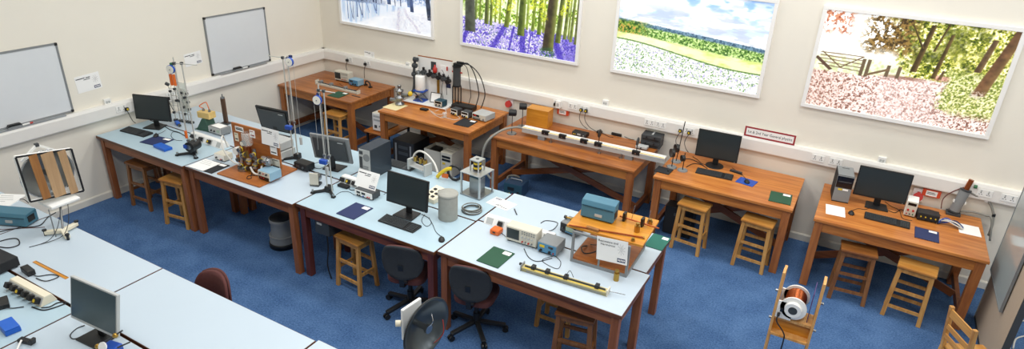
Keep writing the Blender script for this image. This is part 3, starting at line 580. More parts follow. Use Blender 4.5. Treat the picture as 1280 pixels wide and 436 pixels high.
# ------------------------------------------------------------------ swivel chairs
def swivel(label, c, rz, brown=False, seath=.45, backh=.68):
    t = thing('swivel_chair', label, 'chair', (c[0], c[1], 0), rz, 'swivel chairs at the benches')   # faces +y, back at -y
    for k in range(5):
        a = 2*math.pi*k/5+.3; e = (.29*math.cos(a), .29*math.sin(a))
        l_ = part('base_leg', MB().beam((.03*math.cos(a), .03*math.sin(a), .115), (e[0], e[1], .075), .045, .035), 'black', t, .006)
        q = MB(); n = Vector((-math.sin(a), math.cos(a), 0))
        for sd in (-1, 1): q.cyl(Vector((e[0], e[1], .03))+n*.008*sd, Vector((e[0], e[1], .03))+n*.026*sd, .03, n=12)
        q.cyl((e[0], e[1], .03), (e[0], e[1], .07), .01, n=8); part('caster', q, 'black', l_)
    part('gas_column', MB().cyl((0, 0, .09), (0, 0, .22), .034).cyl((0, 0, .22), (0, 0, seath-.06), .022), 'black', t)
    part('seat_plate', MB().box((0, 0, seath-.05), (.2, .24, .03)), 'black', t)
    sv = [(.20*math.copysign(abs(math.cos(a))**.55, math.cos(a)), .20*math.copysign(abs(math.sin(a))**.55, math.sin(a))) for a in [2*math.pi*k/28 for k in range(28)]]
    part('seat', MB().prism(sv, seath-.035, seath+.03, 'Z'), 'fabric_brown', t, .015)
    part('back_bracket', MB().beam((0, -.1, seath-.05), (0, -.22, seath-.03), .06, .012).beam((0, -.225, seath-.04), (0, -.25, backh), .05, .014, (0, 1, 0)), 'black', t)
    part('adjust_knob', MB().cyl((-.06, -.235, seath+.08), (-.03, -.235, seath+.08), .022), 'black', t); part('adjust_knob', MB().cyl((.03, -.235, seath+.04), (.06, -.235, seath+.04), .022), 'black', t)
    def shell(dy, th, sc, nm, m_):
        nx, nz = 12, 12; vs = []; fs = []
        for s_ in (0, 1):
            for j in range(nz+1):
                for i in range(nx+1):
                    u = -1+2*i/nx; v_ = -1+2*j/nz
                    # squircle mapping gives the rounded outline
                    x = u*math.sqrt(1-.42*v_*v_); z = v_*math.sqrt(1-.42*u*u)
                    y = .05*x*x*1.2-.015*(z+.2)**2 + dy + (th if s_ else 0)*(1-.5*(x*x+z*z)**2*.5)
                    vs.append((x*.215*sc, y-.25, backh+.02+z*.19*sc))
        n = (nx+1)*(nz+1); I = lambda s_, j, i: s_*n+j*(nx+1)+i
        for j in range(nz):
            for i in range(nx):
                fs.append((I(0, j, i), I(0, j, i+1), I(0, j+1, i+1), I(0, j+1, i))); fs.append((I(1, j, i), I(1, j+1, i), I(1, j+1, i+1), I(1, j, i+1)))
        for i in range(nx): fs.append((I(0, 0, i), I(1, 0, i), I(1, 0, i+1), I(0, 0, i+1))); fs.append((I(0, nz, i), I(0, nz, i+1), I(1, nz, i+1), I(1, nz, i)))
        for j in range(nz): fs.append((I(0, j, 0), I(0, j+1, 0), I(1, j+1, 0), I(1, j, 0))); fs.append((I(0, j, nx), I(1, j, nx), I(1, j+1, nx), I(0, j+1, nx)))
        part(nm, MB().add(vs, fs, True), m_, t)
    shell(0, .022, 1, 'back_shell', 'fabric_brown' if brown else 'fabric'); shell(.022, .035, .97, 'back_cushion', 'fabric_brown')
    return t
c = (4.88, -3.86, 0); swivel('black-backed swivel chair tucked under the bench with the widescreen monitor', c, R(18))
c = (5.645, -3.80, 0); swivel('black-backed swivel chair under the bench with the green folder and oscilloscope', c, R(12))
c = (3.97, -5.32); swivel('brown-backed chair whose top shows behind the nearest bare bench', (c[0], c[1]-.26, 0), R(180), True, backh=.735)
# ------------------------------------------------------------------ kick stool and hanging unit under the benches
c = PZ(355, 305, 0)
t = thing('kick_stool', 'grey round kick step stool with black band under a bench', 'step stool', (c.x, c.y, 0))
part('body', MB().lathe([(.155, .06), (.15, .13), (.128, .20), (.122, .30), (.135, .33), (.135, .37), (.0, .37)], n=28), 'grey', t); part('base_band', MB().lathe([(.0, 0), (.163, 0), (.165, .05), (.158, .065), (.15, .065)], n=28), 'black', t); part('step_ring', MB().torus((0, 0, .15), .145, .012), 'grey', t)
part('tread', MB().lathe([(.0, .385), (.115, .384), (.132, .372), (.132, .366)], n=28), 'black_soft', t)
t = thing('under_desk_unit', 'dark grey hanging box under the bench with the navy folder', 'drawer unit', (3.80, -3.80, .58))
part('case', MB().b2(-.10, .10, -.16, .16, 0, ZB-.145-.58), 'dgrey', t, .004); part('front_label', MB().b2(-.07, .0, -.162, -.16, .11, .135), 'lgrey', t); part('hanger', MB().b2(-.08, .08, -.12, .12, ZB-.145-.58, ZB-.022-.58), 'black', t); part('cord', MB().tube([(0, -.10, 0), (.02, -.12, -.2), (.0, -.13, -.4), (.03, -.12, -.565)], .008), 'cable', t)
# ------------------------------------------------------------------ chair at the bottom right
a, b = Vector((9.566, -2.211, 0)), Vector((9.718, -2.505, 0)); d = (b-a).normalized(); f = Vector((-d.y, d.x, 0)); an = math.atan2(d.y, d.x)
c = (a+b)/2
t = thing('wooden_chair', 'light wooden slat-back chair cut off at the bottom right', 'chair', (c.x, c.y, 0), an)     # local x along the back, +y to the front
for sx in (-1, 1):
    part('back_post', MB().leg((sx*.165, .03, .44), (sx*.165, -.02, .86), .035, .035).leg((sx*.165, .0, 0), (sx*.165, .03, .44), .035, .035), 'stool_leg', t, .004); part('leg', MB().leg((sx*.165, .38, 0), (sx*.16, .36, .43), .035, .035), 'stool_leg', t, .004)
    part('side_rail', MB().b2(sx*.165-.01, sx*.165+.01, .05, .36, .36, .42), 'stool_leg', t)
for z in (.56, .66, .80): part('back_slat', MB().box((0, .015-(z-.44)*.10, z), (.30, .014, .05 if z < .75 else .08)), 'stool_seat', t, .004)
part('seat', MB().b2(-.19, .19, .03, .40, .43, .455), 'stool_seat', t, .01); part('rail', MB().b2(-.15, .15, .35, .37, .36, .42), 'stool_leg', t); part('rail', MB().b2(-.15, .15, .02, .04, .36, .42), 'stool_leg', t)
# ------------------------------------------------------------------ coil stand at the lower right
xl, xr, yy = 8.21, 8.525, -2.97
t = thing('coil_stand', 'tall wooden stand holding a copper coil at the lower right', 'coil stand', ((xl+xr)/2, yy, 0)); hw = (xr-xl)/2
for sx in (-1, 1):
    part('upright', MB().b2(sx*hw-.011, sx*hw+.011, -.115, -.02, 0, 1.2), 'ply', t, .002); part('upright', MB().b2(sx*hw-.011, sx*hw+.011, -.005, .085, 0, 1.17), 'ply', t, .002); part('foot', MB().b2(sx*hw-.02, sx*hw+.02, -.26, .26, 0, .04), 'ply', t)
    for z in (.98, .70): part('wing_nut', MB().cyl((sx*(hw+.011), -.045, z), (sx*(hw+.035), -.045, z), .012, n=8), 'steel', t)
part('shelf', MB().b2(-hw+.011, hw-.011, -.14, .12, .59, .61), 'ply', t); part('crosspiece', MB().b2(-hw+.011, hw-.011, -.06, -.035, .61, .74), 'boxwood', t); part('crosspiece', MB().b2(-hw+.011, hw-.011, -.10, .09, .74, .765), 'ply', t)
part('blue_sheet', MB().b2(hw-.055, hw-.05, -.06, .16, .765, 1.05), 'purple', t)
CX, CZ = -.02, .89
co = part('coil_bobbin', MB().cyl((CX, -.10, CZ), (CX, .10, CZ), .05, n=24), 'white', t)
for y in (-.115, .10):
    part('flange', MB().cyl((CX, y, CZ), (CX, y+.015, CZ), .105, n=32), 'white', co); part('flange_foot', MB().b2(CX-.125, CX, y, y+.015, CZ-.125, CZ+.04), 'white', co)
part('hub', MB().cyl((CX, -.115, CZ), (CX, -.15, CZ), .07, .066, n=28), 'white', co)
q = MB()
for k in range(25): q.torus((CX, -.095+k*.0079, CZ), .08, .0048, 30, 6, 'Y')
o = part('copper_winding', q, 'copper', co); o['kind'] = 'stuff'
part('bore', MB().cyl((CX, -.1505, CZ), (CX, -.152, CZ), .036, n=20), 'dgrey', co)
part('lead', MB().tube([(-.115, -.135, .83), (-.12, -.17, .76), (-.05, -.18, .68), (-.03, -.18, .6), (-.04, -.17, .3)], .006), 'cable', t); part('terminal', MB().box((-.105, -.125, .855), (.022, .02, .03)), 'black', co); part('terminal', MB().box((-.12, -.125, .80), (.022, .02, .03)), 'black', co)
# ------------------------------------------------------------------ placing helpers for things on table tops
def place(q0, q1, z, d):            # front-left and front-right base corners in the photo -> base centre, heading, width
    a, b = PZ(*q0, z), PZ(*q1, z); e = b-a; an = math.atan2(e.y, e.x); c = (a+b)/2+Vector((-math.sin(an), math.cos(an), 0))*d/2
    return c, an, e.length
def quad(qs, z):                    # fl, fr, br, bl
    P = [PZ(*q, z) for q in qs]; c = sum(P, Vector())/4; e = (P[1]-P[0]+P[2]-P[3])/2; g = (P[3]-P[0]+P[2]-P[1])/2; an = math.atan2(e.y, e.x); n = Vector((-math.sin(an), math.cos(an), 0))
    return c, an, e.length, abs(g.dot(n))
def inst(name, label, cat, c, an, w_, d, h, body, front=None, feats=(), bev=.006, feet=True, group=None, tilt=0):
    t = thing(name, label, cat, c, an, group); z0 = .012 if feet else 0
    part('case', MB().b2(-w_/2, w_/2, -d/2+.004, d/2, z0, h), body, t, bev)
    if front: part('front_panel', MB().b2(-w_/2+.005, w_/2-.005, -d/2-.001, -d/2+.006, z0+.006, h-.006), front, t)
    if feet:
        for sx in (-1, 1):
            for sy in (-1, 1): part('foot', MB().cyl((sx*(w_/2-.02), sy*(d/2-.025), 0), (sx*(w_/2-.02), sy*(d/2-.025), z0), .009, n=8), 'black', t)
    y = -d/2-.001
    for f in feats:
        k = f[0]
        if k == 'knob': part('knob', MB().cyl((f[1], y, f[2]), (f[1], y-.016, f[2]), f[3], f[3]*.85, 12), f[4], t)
        elif k == 'disp': part('display', MB().b2(f[1]-f[3]/2, f[1]+f[3]/2, y-.0025, y, f[2]-f[4]/2, f[2]+f[4]/2), f[5], t)
        elif k == 'sock': part('socket', MB().cyl((f[1], y, f[2]), (f[1], y-.010, f[2]), .007, n=8), f[3], t)
        elif k == 'keys':
            q = MB()
            for i in range(f[3]):
                for j in range(f[4]): q.box((f[1]+i*.018, y-.003, f[2]-j*.018), (.010, .006, .009))
            o = part('buttons', q, f[5], t); o['kind'] = 'stuff'
        elif k == 'dial':
            o = part('dial', MB().cyl((f[1], y, f[2]), (f[1], y-.004, f[2]), f[3], n=20), 'dial', t); part('needle', MB().beam((f[1], y-.005, f[2]-f[3]*.4), (f[1]+f[3]*.5, y-.005, f[2]+f[3]*.5), .003, .001, (0, 1, 0)), 'ink', o)
        elif k == 'handle': part('handle', MB().tube([(-w_*.3, 0, h), (-w_*.3, 0, h+.03), (w_*.3, 0, h+.03), (w_*.3, 0, h)], .006, smooth=False), f[1], t)
        elif k == 'vent': 
            for i in range(f[1]): part('vent_slot', MB().b2(-w_*.35, w_*.35, -d*.3+i*d*.6/f[1], -d*.3+i*d*.6/f[1]+.006, h-.002, h+.001), 'dgrey', t)
        elif k == 'paper': part('label_sheet', MB().b2(f[1]-f[3]/2, f[1]+f[3]/2, f[2]-f[4]/2, f[2]+f[4]/2, h, h+.0012), 'paper', t)
    return t
def cable(label, pts, z, r=.004, m_='cable', name='cable', dz=None, cat='cable'):
    P = [PZ(a, b, z)+Vector((0, 0, r+(dz[i] if dz else 0))) for i, (a, b) in enumerate(pts)]
    return tag(part(name, MB().tube(P, r), m_), label, cat)
def monitor(label, c, rz, z, w_=.51, h=.335, tilt=4, z0=.10, scr='screen', rim='black', back='black', basem='black', oval=False):
    t = thing('monitor', label, 'monitor', (c[0], c[1], z), R(rz), 'flat-screen monitors')
    if oval: part('stand_base', MB().cyl((0, .03, 0), (0, .03, .012), .115, .11, 28), basem, t)
    else: part('stand_base', MB().prism([(-.12, -.07), (.12, -.07), (.105, .12), (-.105, .12)], 0, .014, 'Z'), basem, t, .004)
    part('neck', MB().b2(-.035, .035, .045, .07, .012, .26), basem, t, .006)
    X = Matrix.Translation((0, .02, z0)) @ Matrix.Rotation(-R(tilt), 4, 'X')
    q = MB(); q.M = X; p_ = part('panel', q.b2(-w_/2, w_/2, -.012, .014, 0, h), rim, t, .004)
    q = MB(); q.M = X; part('rear_cover', q.prism([(-w_*.42, .03), (w_*.42, .03), (w_*.42, h-.03), (-w_*.42, h-.03)], .014, .034), back, t, .008)
    q = MB(); q.M = X; part('screen', q.b2(-w_/2+.012, w_/2-.012, -.0135, -.012, .022, h-.012), scr, p_)
    q = MB(); q.M = X; part('power_light', q.box((w_/2-.03, -.0135, .010), (.01, .002, .004)), 'lgrey', p_)
    q = MB(); q.M = X; part('badge', q.box((-w_*.30, .0345, h-.055), (.07, .001, .012)), 'lgrey', p_)
    return t
def keyboard(label, q0, q1, z, m_='black'):
    c, an, _ = place(q0, q1, z, .145); w_ = .445
    t = thing('keyboard', label, 'keyboard', c, an, 'computer keyboards'); part('body', MB().prism([(-.072, 0), (.072, 0), (.072, .026), (-.072, .012)], -w_/2, w_/2, 'X'), m_, t, .004)
    q = MB()
    for j in range(6):
        y = -.058+j*.0225; zz = .013+(y+.072)/.144*.014
        for i in range(15):
            if j == 0 and 4 <= i <= 8:
                if i == 6: q.box((-.207+6*.0205, y, zz+.003), (.10, .015, .006))
                continue
            q.box((-.207+i*.0205, y, zz+.003), (.016, .017, .006))
        for i in range(4): q.box((.135+i*.0215, y, zz+.003), (.017, .017, .006))
    o = part('keys', q, 'dgrey', t); o['kind'] = 'stuff'; return t
def mouse(label, u, v, z, rz=20, cord=None):
    c = PZ(u, v, z); t = thing('computer_mouse', label, 'mouse', c, R(rz)); q = MB(); q.M = Matrix.Diagonal((.62, 1, .6, 1)); q.ball((0, 0, .0), .052, 10)
    q.v = [(a, b, max(0, d)) for a, b, d in q.v]; part('shell', q, 'black', t); part('wheel', MB().cyl((-.004, .02, .029), (.004, .02, .029), .008, n=10), 'dgrey', t)
    if cord: part('cord', MB().tube([Vector((0, .05, .008))]+[Matrix.Rotation(-R(rz), 3, 'Z') @ (PZ(a, b, z)-c)+Vector((0, 0, .004)) for a, b in cord], .0028), 'cable', t)
def folder(label, qs, z, m_, lab=True, h=.008, cat='folder', name='folder'):
    c, an, w_, d = quad(qs, z); t = thing(name, label, cat, c, an)
    part('cover', MB().b2(-w_/2, w_/2, -d/2, d/2, h-.003, h), m_, t); part('back_cover', MB().b2(-w_/2, w_/2, -d/2, d/2, 0, .002), m_, t); part('pages', MB().b2(-w_/2+.006, w_/2-.006, -d/2+.005, d/2-.005, .002, h-.003), 'paper', t)
    if lab: part('label_sticker', MB().b2(w_*.08, w_*.42, d*.26, d*.44, h, h+.0008), 'paper', t)
    return t
def sheet(label, qs, z, m_='paper', n=1, lines=3):
    c, an, w_, d = quad(qs, z); t = thing('paper_sheet', label, 'paper', c, an); part('sheet', MB().b2(-w_/2, w_/2, -d/2, d/2, 0, .002*n), m_, t)
    q = MB()
    for k in range(lines): q.b2(-w_*.4, w_*(.1+.1*(k % 3)), d*(.34-.14*k), d*(.34-.14*k)+d*.03, .002*n, .002*n+.0006)
    if lines: o = part('print_lines', q, 'lgrey', t); o['kind'] = 'stuff'
    return t
# ------------------------------------------------------------------ screens, keyboards, mice
monitor('black monitor on the far-left bench beside the left wall', (.36, -3.50), 20.7, ZB)
monitor('widescreen black monitor on the bench with the grey cylinder', (4.64, -3.60), 1.3, ZB, tilt=7)
monitor('black monitor on the table with the blue mouse mat', (7.012, -.32), 3.3, ZW, tilt=2, oval=True, w_=.525, h=.36)
monitor('black monitor on the rightmost wooden table', (8.878, -.42), 2.8, ZW, tilt=3, w_=.535, h=.355)
monitor('thin grey-edged monitor on the nearest bench at bottom left', (3.945, -6.37), 3.9, ZB, tilt=13, scr='screen_teal', rim='lgrey', w_=.515)
monitor('monitor seen from behind, next to the computer tower', (3.20, -3.10), 191.6, ZB, tilt=11, back='dgrey', rim='grey')
a_, b_ = PZ(316.4, 126.3, 1.37), PZ(356.6, 134.3, 1.37); d_ = b_-a_
monitor('monitor seen from behind, rising over the brown vacuum board', ((a_.x+b_.x)/2+.02, (a_.y+b_.y)/2+.09), math.degrees(math.atan2(d_.y, d_.x))+180, ZB, tilt=12, back='dgrey')
keyboard('black keyboard in front of the far-left monitor', (151, 164.5), (178, 171.5), ZB); keyboard('black keyboard in front of the widescreen monitor', (473, 277), (515, 291.5), ZB)
keyboard('black keyboard on the table with the blue mouse mat', (868.8, 216.4), (914.6, 226), ZW); keyboard('black keyboard on the rightmost wooden table', (1080.6, 273.2), (1136.3, 286.7), ZW)
keyboard('grey keyboard on the back row beside the computer tower', (481, 206), (507, 213), ZB, 'dgrey')
mouse('black mouse on the navy folder at the far-left bench', 195, 170, ZB+.008, 40, [(202, 166), (207, 163)]); mouse('grey-black mouse beside the widescreen keyboard', 552, 300, ZB, 35, [(545, 290), (541, 281), (536, 273), (527, 268)])
mouse('black mouse on the blue mouse mat', 933.6, 227.5, ZW+.006, 20, [(929, 220), (921, 214), (915, 210)]); mouse('black mouse beside the white sheet on the rightmost table', 1064, 267, ZW, 10, [(1072, 261), (1082, 262), (1090, 258)])
folder('navy folder on the far-left bench beside the bright blue box', [(176, 178.5), (200, 183.5), (215, 174.5), (193.6, 169.5)], ZB, 'navy'); folder('navy folder in front of the widescreen monitor bench card', [(420, 266.7), (441.8, 275), (466.8, 260.6), (445.3, 253.8)], ZB, 'navy')
folder('dark green folder beside the oscilloscope on the front bench', [(594.8, 325.8), (622.9, 335.8), (643, 317.4), (618, 308.4)], ZB, 'green_folder'); folder('teal folder on the back bench corner under the shelf unit', [(805, 307), (828, 314), (838, 298.5), (817, 292)], ZB, 'teal_folder')
folder('black folder on the vacuum line table', [(567, 155.4), (585, 159.7), (597.5, 152), (578.6, 148.3)], ZW, 'black_folder'); folder('dark green folder on the table with the blue mouse mat', [(959.7, 250.8), (987.6, 257), (991, 244.6), (964.2, 239)], ZW, 'green_folder')
folder('dark green folder on the corner table', [(411, 120), (424, 123), (436, 117), (421, 114)], ZW, 'green_folder'); folder('navy folder on the rightmost wooden table', [(1141.5, 296), (1172, 304), (1175, 291), (1145, 284)], ZW, 'navy')
folder('black folder in front of the brown vacuum board', [(247, 212), (269, 218.5), (283, 206), (262, 200)], ZB, 'black_folder')
c, an, w_, d = quad([(919.5, 226.7), (941, 234.6), (947, 226.7), (925.6, 221.5)], ZW); t = thing('mouse_mat', 'bright blue mouse mat on wooden table', 'mouse mat', c, an); part('mat', MB().b2(-w_/2, w_/2, -d/2, d/2, 0, .005), 'blue', t, .002); part('mat_border', MB().b2(-w_/2-.002, w_/2+.002, -d/2-.002, d/2+.002, 0, .002), 'navy', t)
sheet('white sheet of paper at the left of the rightmost table', [(1030.5, 266.7), (1055, 271.5), (1057.5, 260), (1034, 255)], ZW, lines=0); sheet('white sheet of paper at the right end of the rightmost table', [(1197.3, 289.8), (1226.5, 297), (1224, 284), (1198, 279)], ZW, lines=0)
sheet('cream sheet of paper at the left of the vacuum table', [(479, 134), (496, 139), (509, 131.5), (492, 128)], ZW, 'cream_paper', lines=0); sheet('white papers beside the black folder at the vacuum board', [(238, 209), (258, 215), (272, 203), (253, 197.5)], ZB+.008, n=1)
sheet('stack of white printed papers on the nearest bench at left edge', [(-14, 262), (18, 258), (24, 246), (-8, 240)], ZB, n=4, lines=4)
sheet('white sheet lying on the lower tier of the orange shelf unit', [(722, 318), (746, 326), (756, 312), (735, 305)], ZB+.026, lines=0)
# cards
def stand_card(label, bl, br, z, H, back=20, title=None, dz=0):
    a, b = PZ(*bl, z), PZ(*br, z); e = b-a; an = math.atan2(e.y, e.x); M = Matrix.Translation((a+b)/2+Vector((0, 0, dz))) @ Matrix.Rotation(an, 4, 'Z') @ Matrix.Rotation(-R(back), 4, 'X')
    return card('experiment_card', label, 'card', M, e.length, H, title)
p = PZ(745.4, 323.3, ZB+.085)
A_, B_ = PY(745.4, 323.3, -3.46), PY(783.6, 332, -3.445); e_ = B_-A_; M_ = Matrix.Translation((A_+B_)/2+Vector((0, 0, .0))) @ Matrix.Rotation(math.atan2(e_.y, e_.x), 4, 'Z') @ Matrix.Rotation(-math.atan2(e_.z, Vector((e_.x, e_.y)).length), 4, 'Y')
card('experiment_card', 'white titled card hung on the front of the orange shelf unit', 'card', M_, e_.length, .235, ['Resonance and', 'Harmonics'])
stand_card('white card leaning on the small white meter beside the computer tower', (443, 231), (469, 239), ZB+.085, .19, 30)
M_ = None
c, an, w_, d = quad([(633, 263.5), (607, 253), (621, 246), (646.8, 256)], ZB); M_ = Matrix.Translation(c+Vector((math.sin(an), -math.cos(an), 0))*d/2+Vector((0, 0, .002))) @ Matrix.Rotation(an, 4, 'Z') @ Matrix.Rotation(R(-90), 4, 'X')
card('experiment_card', 'white card lying flat and upside down on the back-row bench', 'card', M_, w_, d)
# ------------------------------------------------------------------ far-left bench
c, an, w_, d = quad([(192, 184.5), (206, 190.5), (215.5, 186.5), (201, 180.5)], ZB); inst('blue_box', 'bright blue plastic box on the far-left bench', 'box', c, an, w_, d, .035, 'bright_blue', feet=False, feats=())
def a_base(t, sc=1):
    part('base_arm', MB().beam((0, .02, .018), (-.13*sc, -.09*sc, .014), .03, .026).beam((-.13*sc, -.09*sc, .0), (-.13*sc, -.09*sc, .02), .04, .04, (1, 0, 0)), 'black', t, .003); part('base_arm', MB().beam((0, .02, .018), (.13*sc, -.09*sc, .014), .03, .026).beam((.13*sc, -.09*sc, .0), (.13*sc, -.09*sc, .02), .04, .04, (1, 0, 0)), 'black', t, .003)
    part('base_hub', MB().b2(-.03, .03, -.02, .06, 0, .07), 'black', t, .006); part('level_screw', MB().cyl((-.13*sc, -.09*sc, .02), (-.13*sc, -.09*sc, .045), .012, n=10), 'steel', t); part('level_screw', MB().cyl((.13*sc, -.09*sc, .02), (.13*sc, -.09*sc, .045), .012, n=10), 'steel', t)
def pulley_stand(label, base, an, r1, h1, r2, h2, cross, wheel, side=1, clampz=.35, drum=False, orange=False):
    # r1, r2: rod foot offsets; cross: (z, x0, x1) bar; wheel: (x, z)
    t = thing('pulley_stand', label, 'stand', (base.x, base.y, ZB), an, 'tall double-rod pulley stands'); a_base(t)
    part('rod', MB().cyl((r1[0], r1[1], .01), (r1[0], r1[1], h1), .0075, n=10), 'rodmetal', t); part('rod', MB().cyl((r2[0], r2[1], .01), (r2[0], r2[1], h2), .0075, n=10), 'rodmetal', t)
    part('cross_bar', MB().cyl((cross[1], r1[1], cross[0]), (cross[2], r2[1], cross[0]), .005, n=8), 'rodmetal', t)
    for (x, y) in (r1, r2): part('boss_clamp', MB().box((x, y, cross[0]), (.03, .03, .03)), 'dgrey', t, .004)
    for (x, y) in (r1, r2): part('boss_clamp', MB().box((x, y, clampz+.06), (.028, .028, .028)), 'steel', t, .004)
    wx, wz = wheel; w0 = part('pulley_wheel', MB().cyl((wx, -.035, wz), (wx, -.008, wz), .05, n=24), 'blue', t); part('wheel_face', MB().cyl((wx, -.035, wz), (wx, -.038, wz), .046, n=24), 'dial', w0); part('wheel_axle', MB().cyl((wx, -.045, wz), (wx, .02, wz), .006, n=8), 'steel', w0); part('wheel_clamp', MB().box((wx, .005, wz+.055), (.03, .03, .03)), 'green' if orange else 'navy', w0)
    part('thread', MB().cyl((wx+.045, -.02, wz), (wx+.045, -.02, .30), .0016, n=5), 'lgrey', t); part('thread', MB().cyl((wx-.045, -.02, wz), (wx-.045, -.02, .5), .0016, n=5), 'lgrey', t)
    part('hanging_weight', MB().cyl((wx+.045, -.02, .22), (wx+.045, -.02, .31), .016, n=12), 'orange' if orange else 'lgrey', t)
    mt = part('motor', MB().box((r1[0]+.01, -.04, clampz), (.085, .05, .05)), 'blue', t, .008); part('motor_shaft', MB().cyl((r1[0]+.05, -.04, clampz), (r1[0]+.075, -.04, clampz), .008, n=8), 'steel', mt)
    if orange:
        for dx in (-.022, .022): part('orange_weight', MB().cyl((wx+dx, -.02, wz-.19), (wx+dx, -.02, wz-.06), .016, n=12), 'orange', t)
    if drum: part('drum', MB().cyl((.03, -.06, .12), (.03, .08, .12), .065, n=22), 'black', t); part('drum_hub', MB().cyl((.03, -.065, .12), (.03, -.06, .12), .03, n=16), 'steel', t)
    return t
b = PZ(240, 193, ZB); pulley_stand('tall pulley stand with orange weights on the far-left bench', b, R(15), (-.02, 0), 1.20, (.055, .03), 1.13, (1.13, -.04, .26), (-.06, 1.06), clampz=.12, drum=True, orange=True)
b = PZ(371, 199, ZB); pulley_stand('tall pulley stand beside the rear-facing monitor near the brown board', b, R(10), (-.045, 0), 1.24, (.02, 0), 1.28, (1.25, -.24, .06), (.06, 1.22), clampz=.42)
b = PZ(410, 240, ZB); pulley_stand('tall pulley stand with white-faced wheel at the joint of two front benches', b, R(10), (-.005, 0), 1.22, (.055, .0), 1.17, (1.16, -.03, .19), (-.015, 1.06), clampz=.38)
c = PZ(395, 231, ZB); t = thing('motor_unit', 'small grey motor drum beside the white-faced pulley stand', 'motor', c, R(20)); part('body', MB().cyl((0, -.03, .085), (0, .05, .085), .055, n=20), 'steel', t); part('front_plate', MB().b2(-.05, .05, -.045, -.03, .01, .16), 'beige', t, .004); part('base', MB().b2(-.05, .05, -.045, .05, 0, .025), 'dgrey', t)
# rod frame behind
b = PZ(229, 152, ZB); t = thing('rod_frame', 'frame of thin steel rods with clear sheet on the back row at left', 'frame', b, R(12))
for x, h in ((-.12, .42), (-.04, .50), (.06, .48), (.15, .44), (.01, .36), (.105, .40)): part('rod', MB().cyl((x, 0, 0), (x, 0, h), .006, n=8), 'rodmetal', t); part('foot', MB().cyl((x, 0, 0), (x, 0, .02), .03, n=14), 'dgrey', t)
for z in (.46, .42, .36, .30, .22, .12): part('cross_rod', MB().cyl((-.15, 0, z), (.18, 0, z), .004, n=6), 'rodmetal', t)
for x, z in ((-.12, .42), (.06, .42), (.15, .42), (-.04, .30), (.06, .12), (-.12, .12), (.15, .2), (-.04, .46), (.105, .36), (.01, .3), (.15, .30), (.06, .22)): part('clamp', MB().box((x, -.005, z), (.03, .034, .03)), 'dgrey', t, .004)
part('clear_sheet', MB().b2(-.03, .12, .012, .018, .14, .56), 'acrylic', t); part('meter_knob', MB().cyl((-.16, -.02, .53), (-.14, .01, .50), .022, n=12), 'dgrey', t); part('support_arm', MB().cyl((-.15, 0, .52), (-.11, 0, .36), .004, n=6), 'rodmetal', t)
c = PZ(222.5, 156, ZB); t = thing('blue_clamp', 'small bright blue clamp lying in front of the rod frame', 'clamp', c, R(-20)); part('body', MB().b2(-.065, .045, -.025, .025, 0, .045), 'bright_blue', t, .01); part('jaw', MB().b2(.045, .11, -.015, .015, .01, .03), 'dgrey', t)
# wooden block on green wedge, post, grey box
c = PZ(258, 161, ZB); t = thing('wedge_stand', 'dark green sloping wedge stand beside the grey metal box', 'stand', c, R(8)); part('wedge', MB().prism([(-.10, 0), (.12, 0), (.08, .17), (.02, .17)], -.07, .07), 'dkgreen', t, .004); part('foot_plate', MB().b2(-.12, .14, -.08, .08, 0, .008), 'dkgreen', t)
t2 = thing('wood_block', 'pale wooden block with two terminals on the green wedge', 'block', c+Vector((.05, .01, .17)), R(8)); part('block', MB().b2(-.11, .09, -.06, .06, 0, .085), 'yellowblock', t2, .004)
for x in (-.05, .05): part('terminal', MB().cyl((x, 0, .085), (x, 0, .12), .018, .012, 10), 'steel', t2)
part('orange_lead', MB().tube([(-.05, 0, .12), (-.09, -.02, .15), (-.02, .02, .2), (.03, 0, .19), (.05, 0, .12)], .006), 'orange', t2)
c = PZ(272, 158, ZB); t = thing('sighting_post', 'brown upright post with metal cap behind the pale wooden block', 'post', c+Vector((.0, .14, 0)), R(8)); part('post', MB().b2(-.03, .03, -.015, .015, 0, .36), 'post_brown', t, .003); part('cap', MB().cyl((0, 0, .36), (0, 0, .38), .028, n=12).cyl((0, 0, .38), (0, 0, .42), .008, n=8), 'steel', t); part('foot', MB().b2(-.06, .06, -.05, .05, 0, .015), 'dgrey', t)
c, an, w_ = place((259, 165), (279, 171.5), ZB, .16); inst('meter_box', 'grey metal box with papers on top beside the green wedge', 'instrument', c, an, .25, .16, .10, 'grey', 'lgrey', [('knob', -.06, .05, .012, 'black'), ('knob', .0, .05, .012, 'black'), ('disp', .07, .06, .05, .03, 'lcd'), ('paper', 0, 0, .18, .11)])
c, an, w_ = place((267, 199), (282, 203.5), ZB, .13); inst('meter_box', 'small white instrument box left of the brown vacuum board', 'instrument', c, an, .17, .13, .085, 'beige', 'white', [('knob', -.04, .04, .012, 'dgrey'), ('sock', .03, .03, 'red'), ('sock', .05, .03, 'black')])
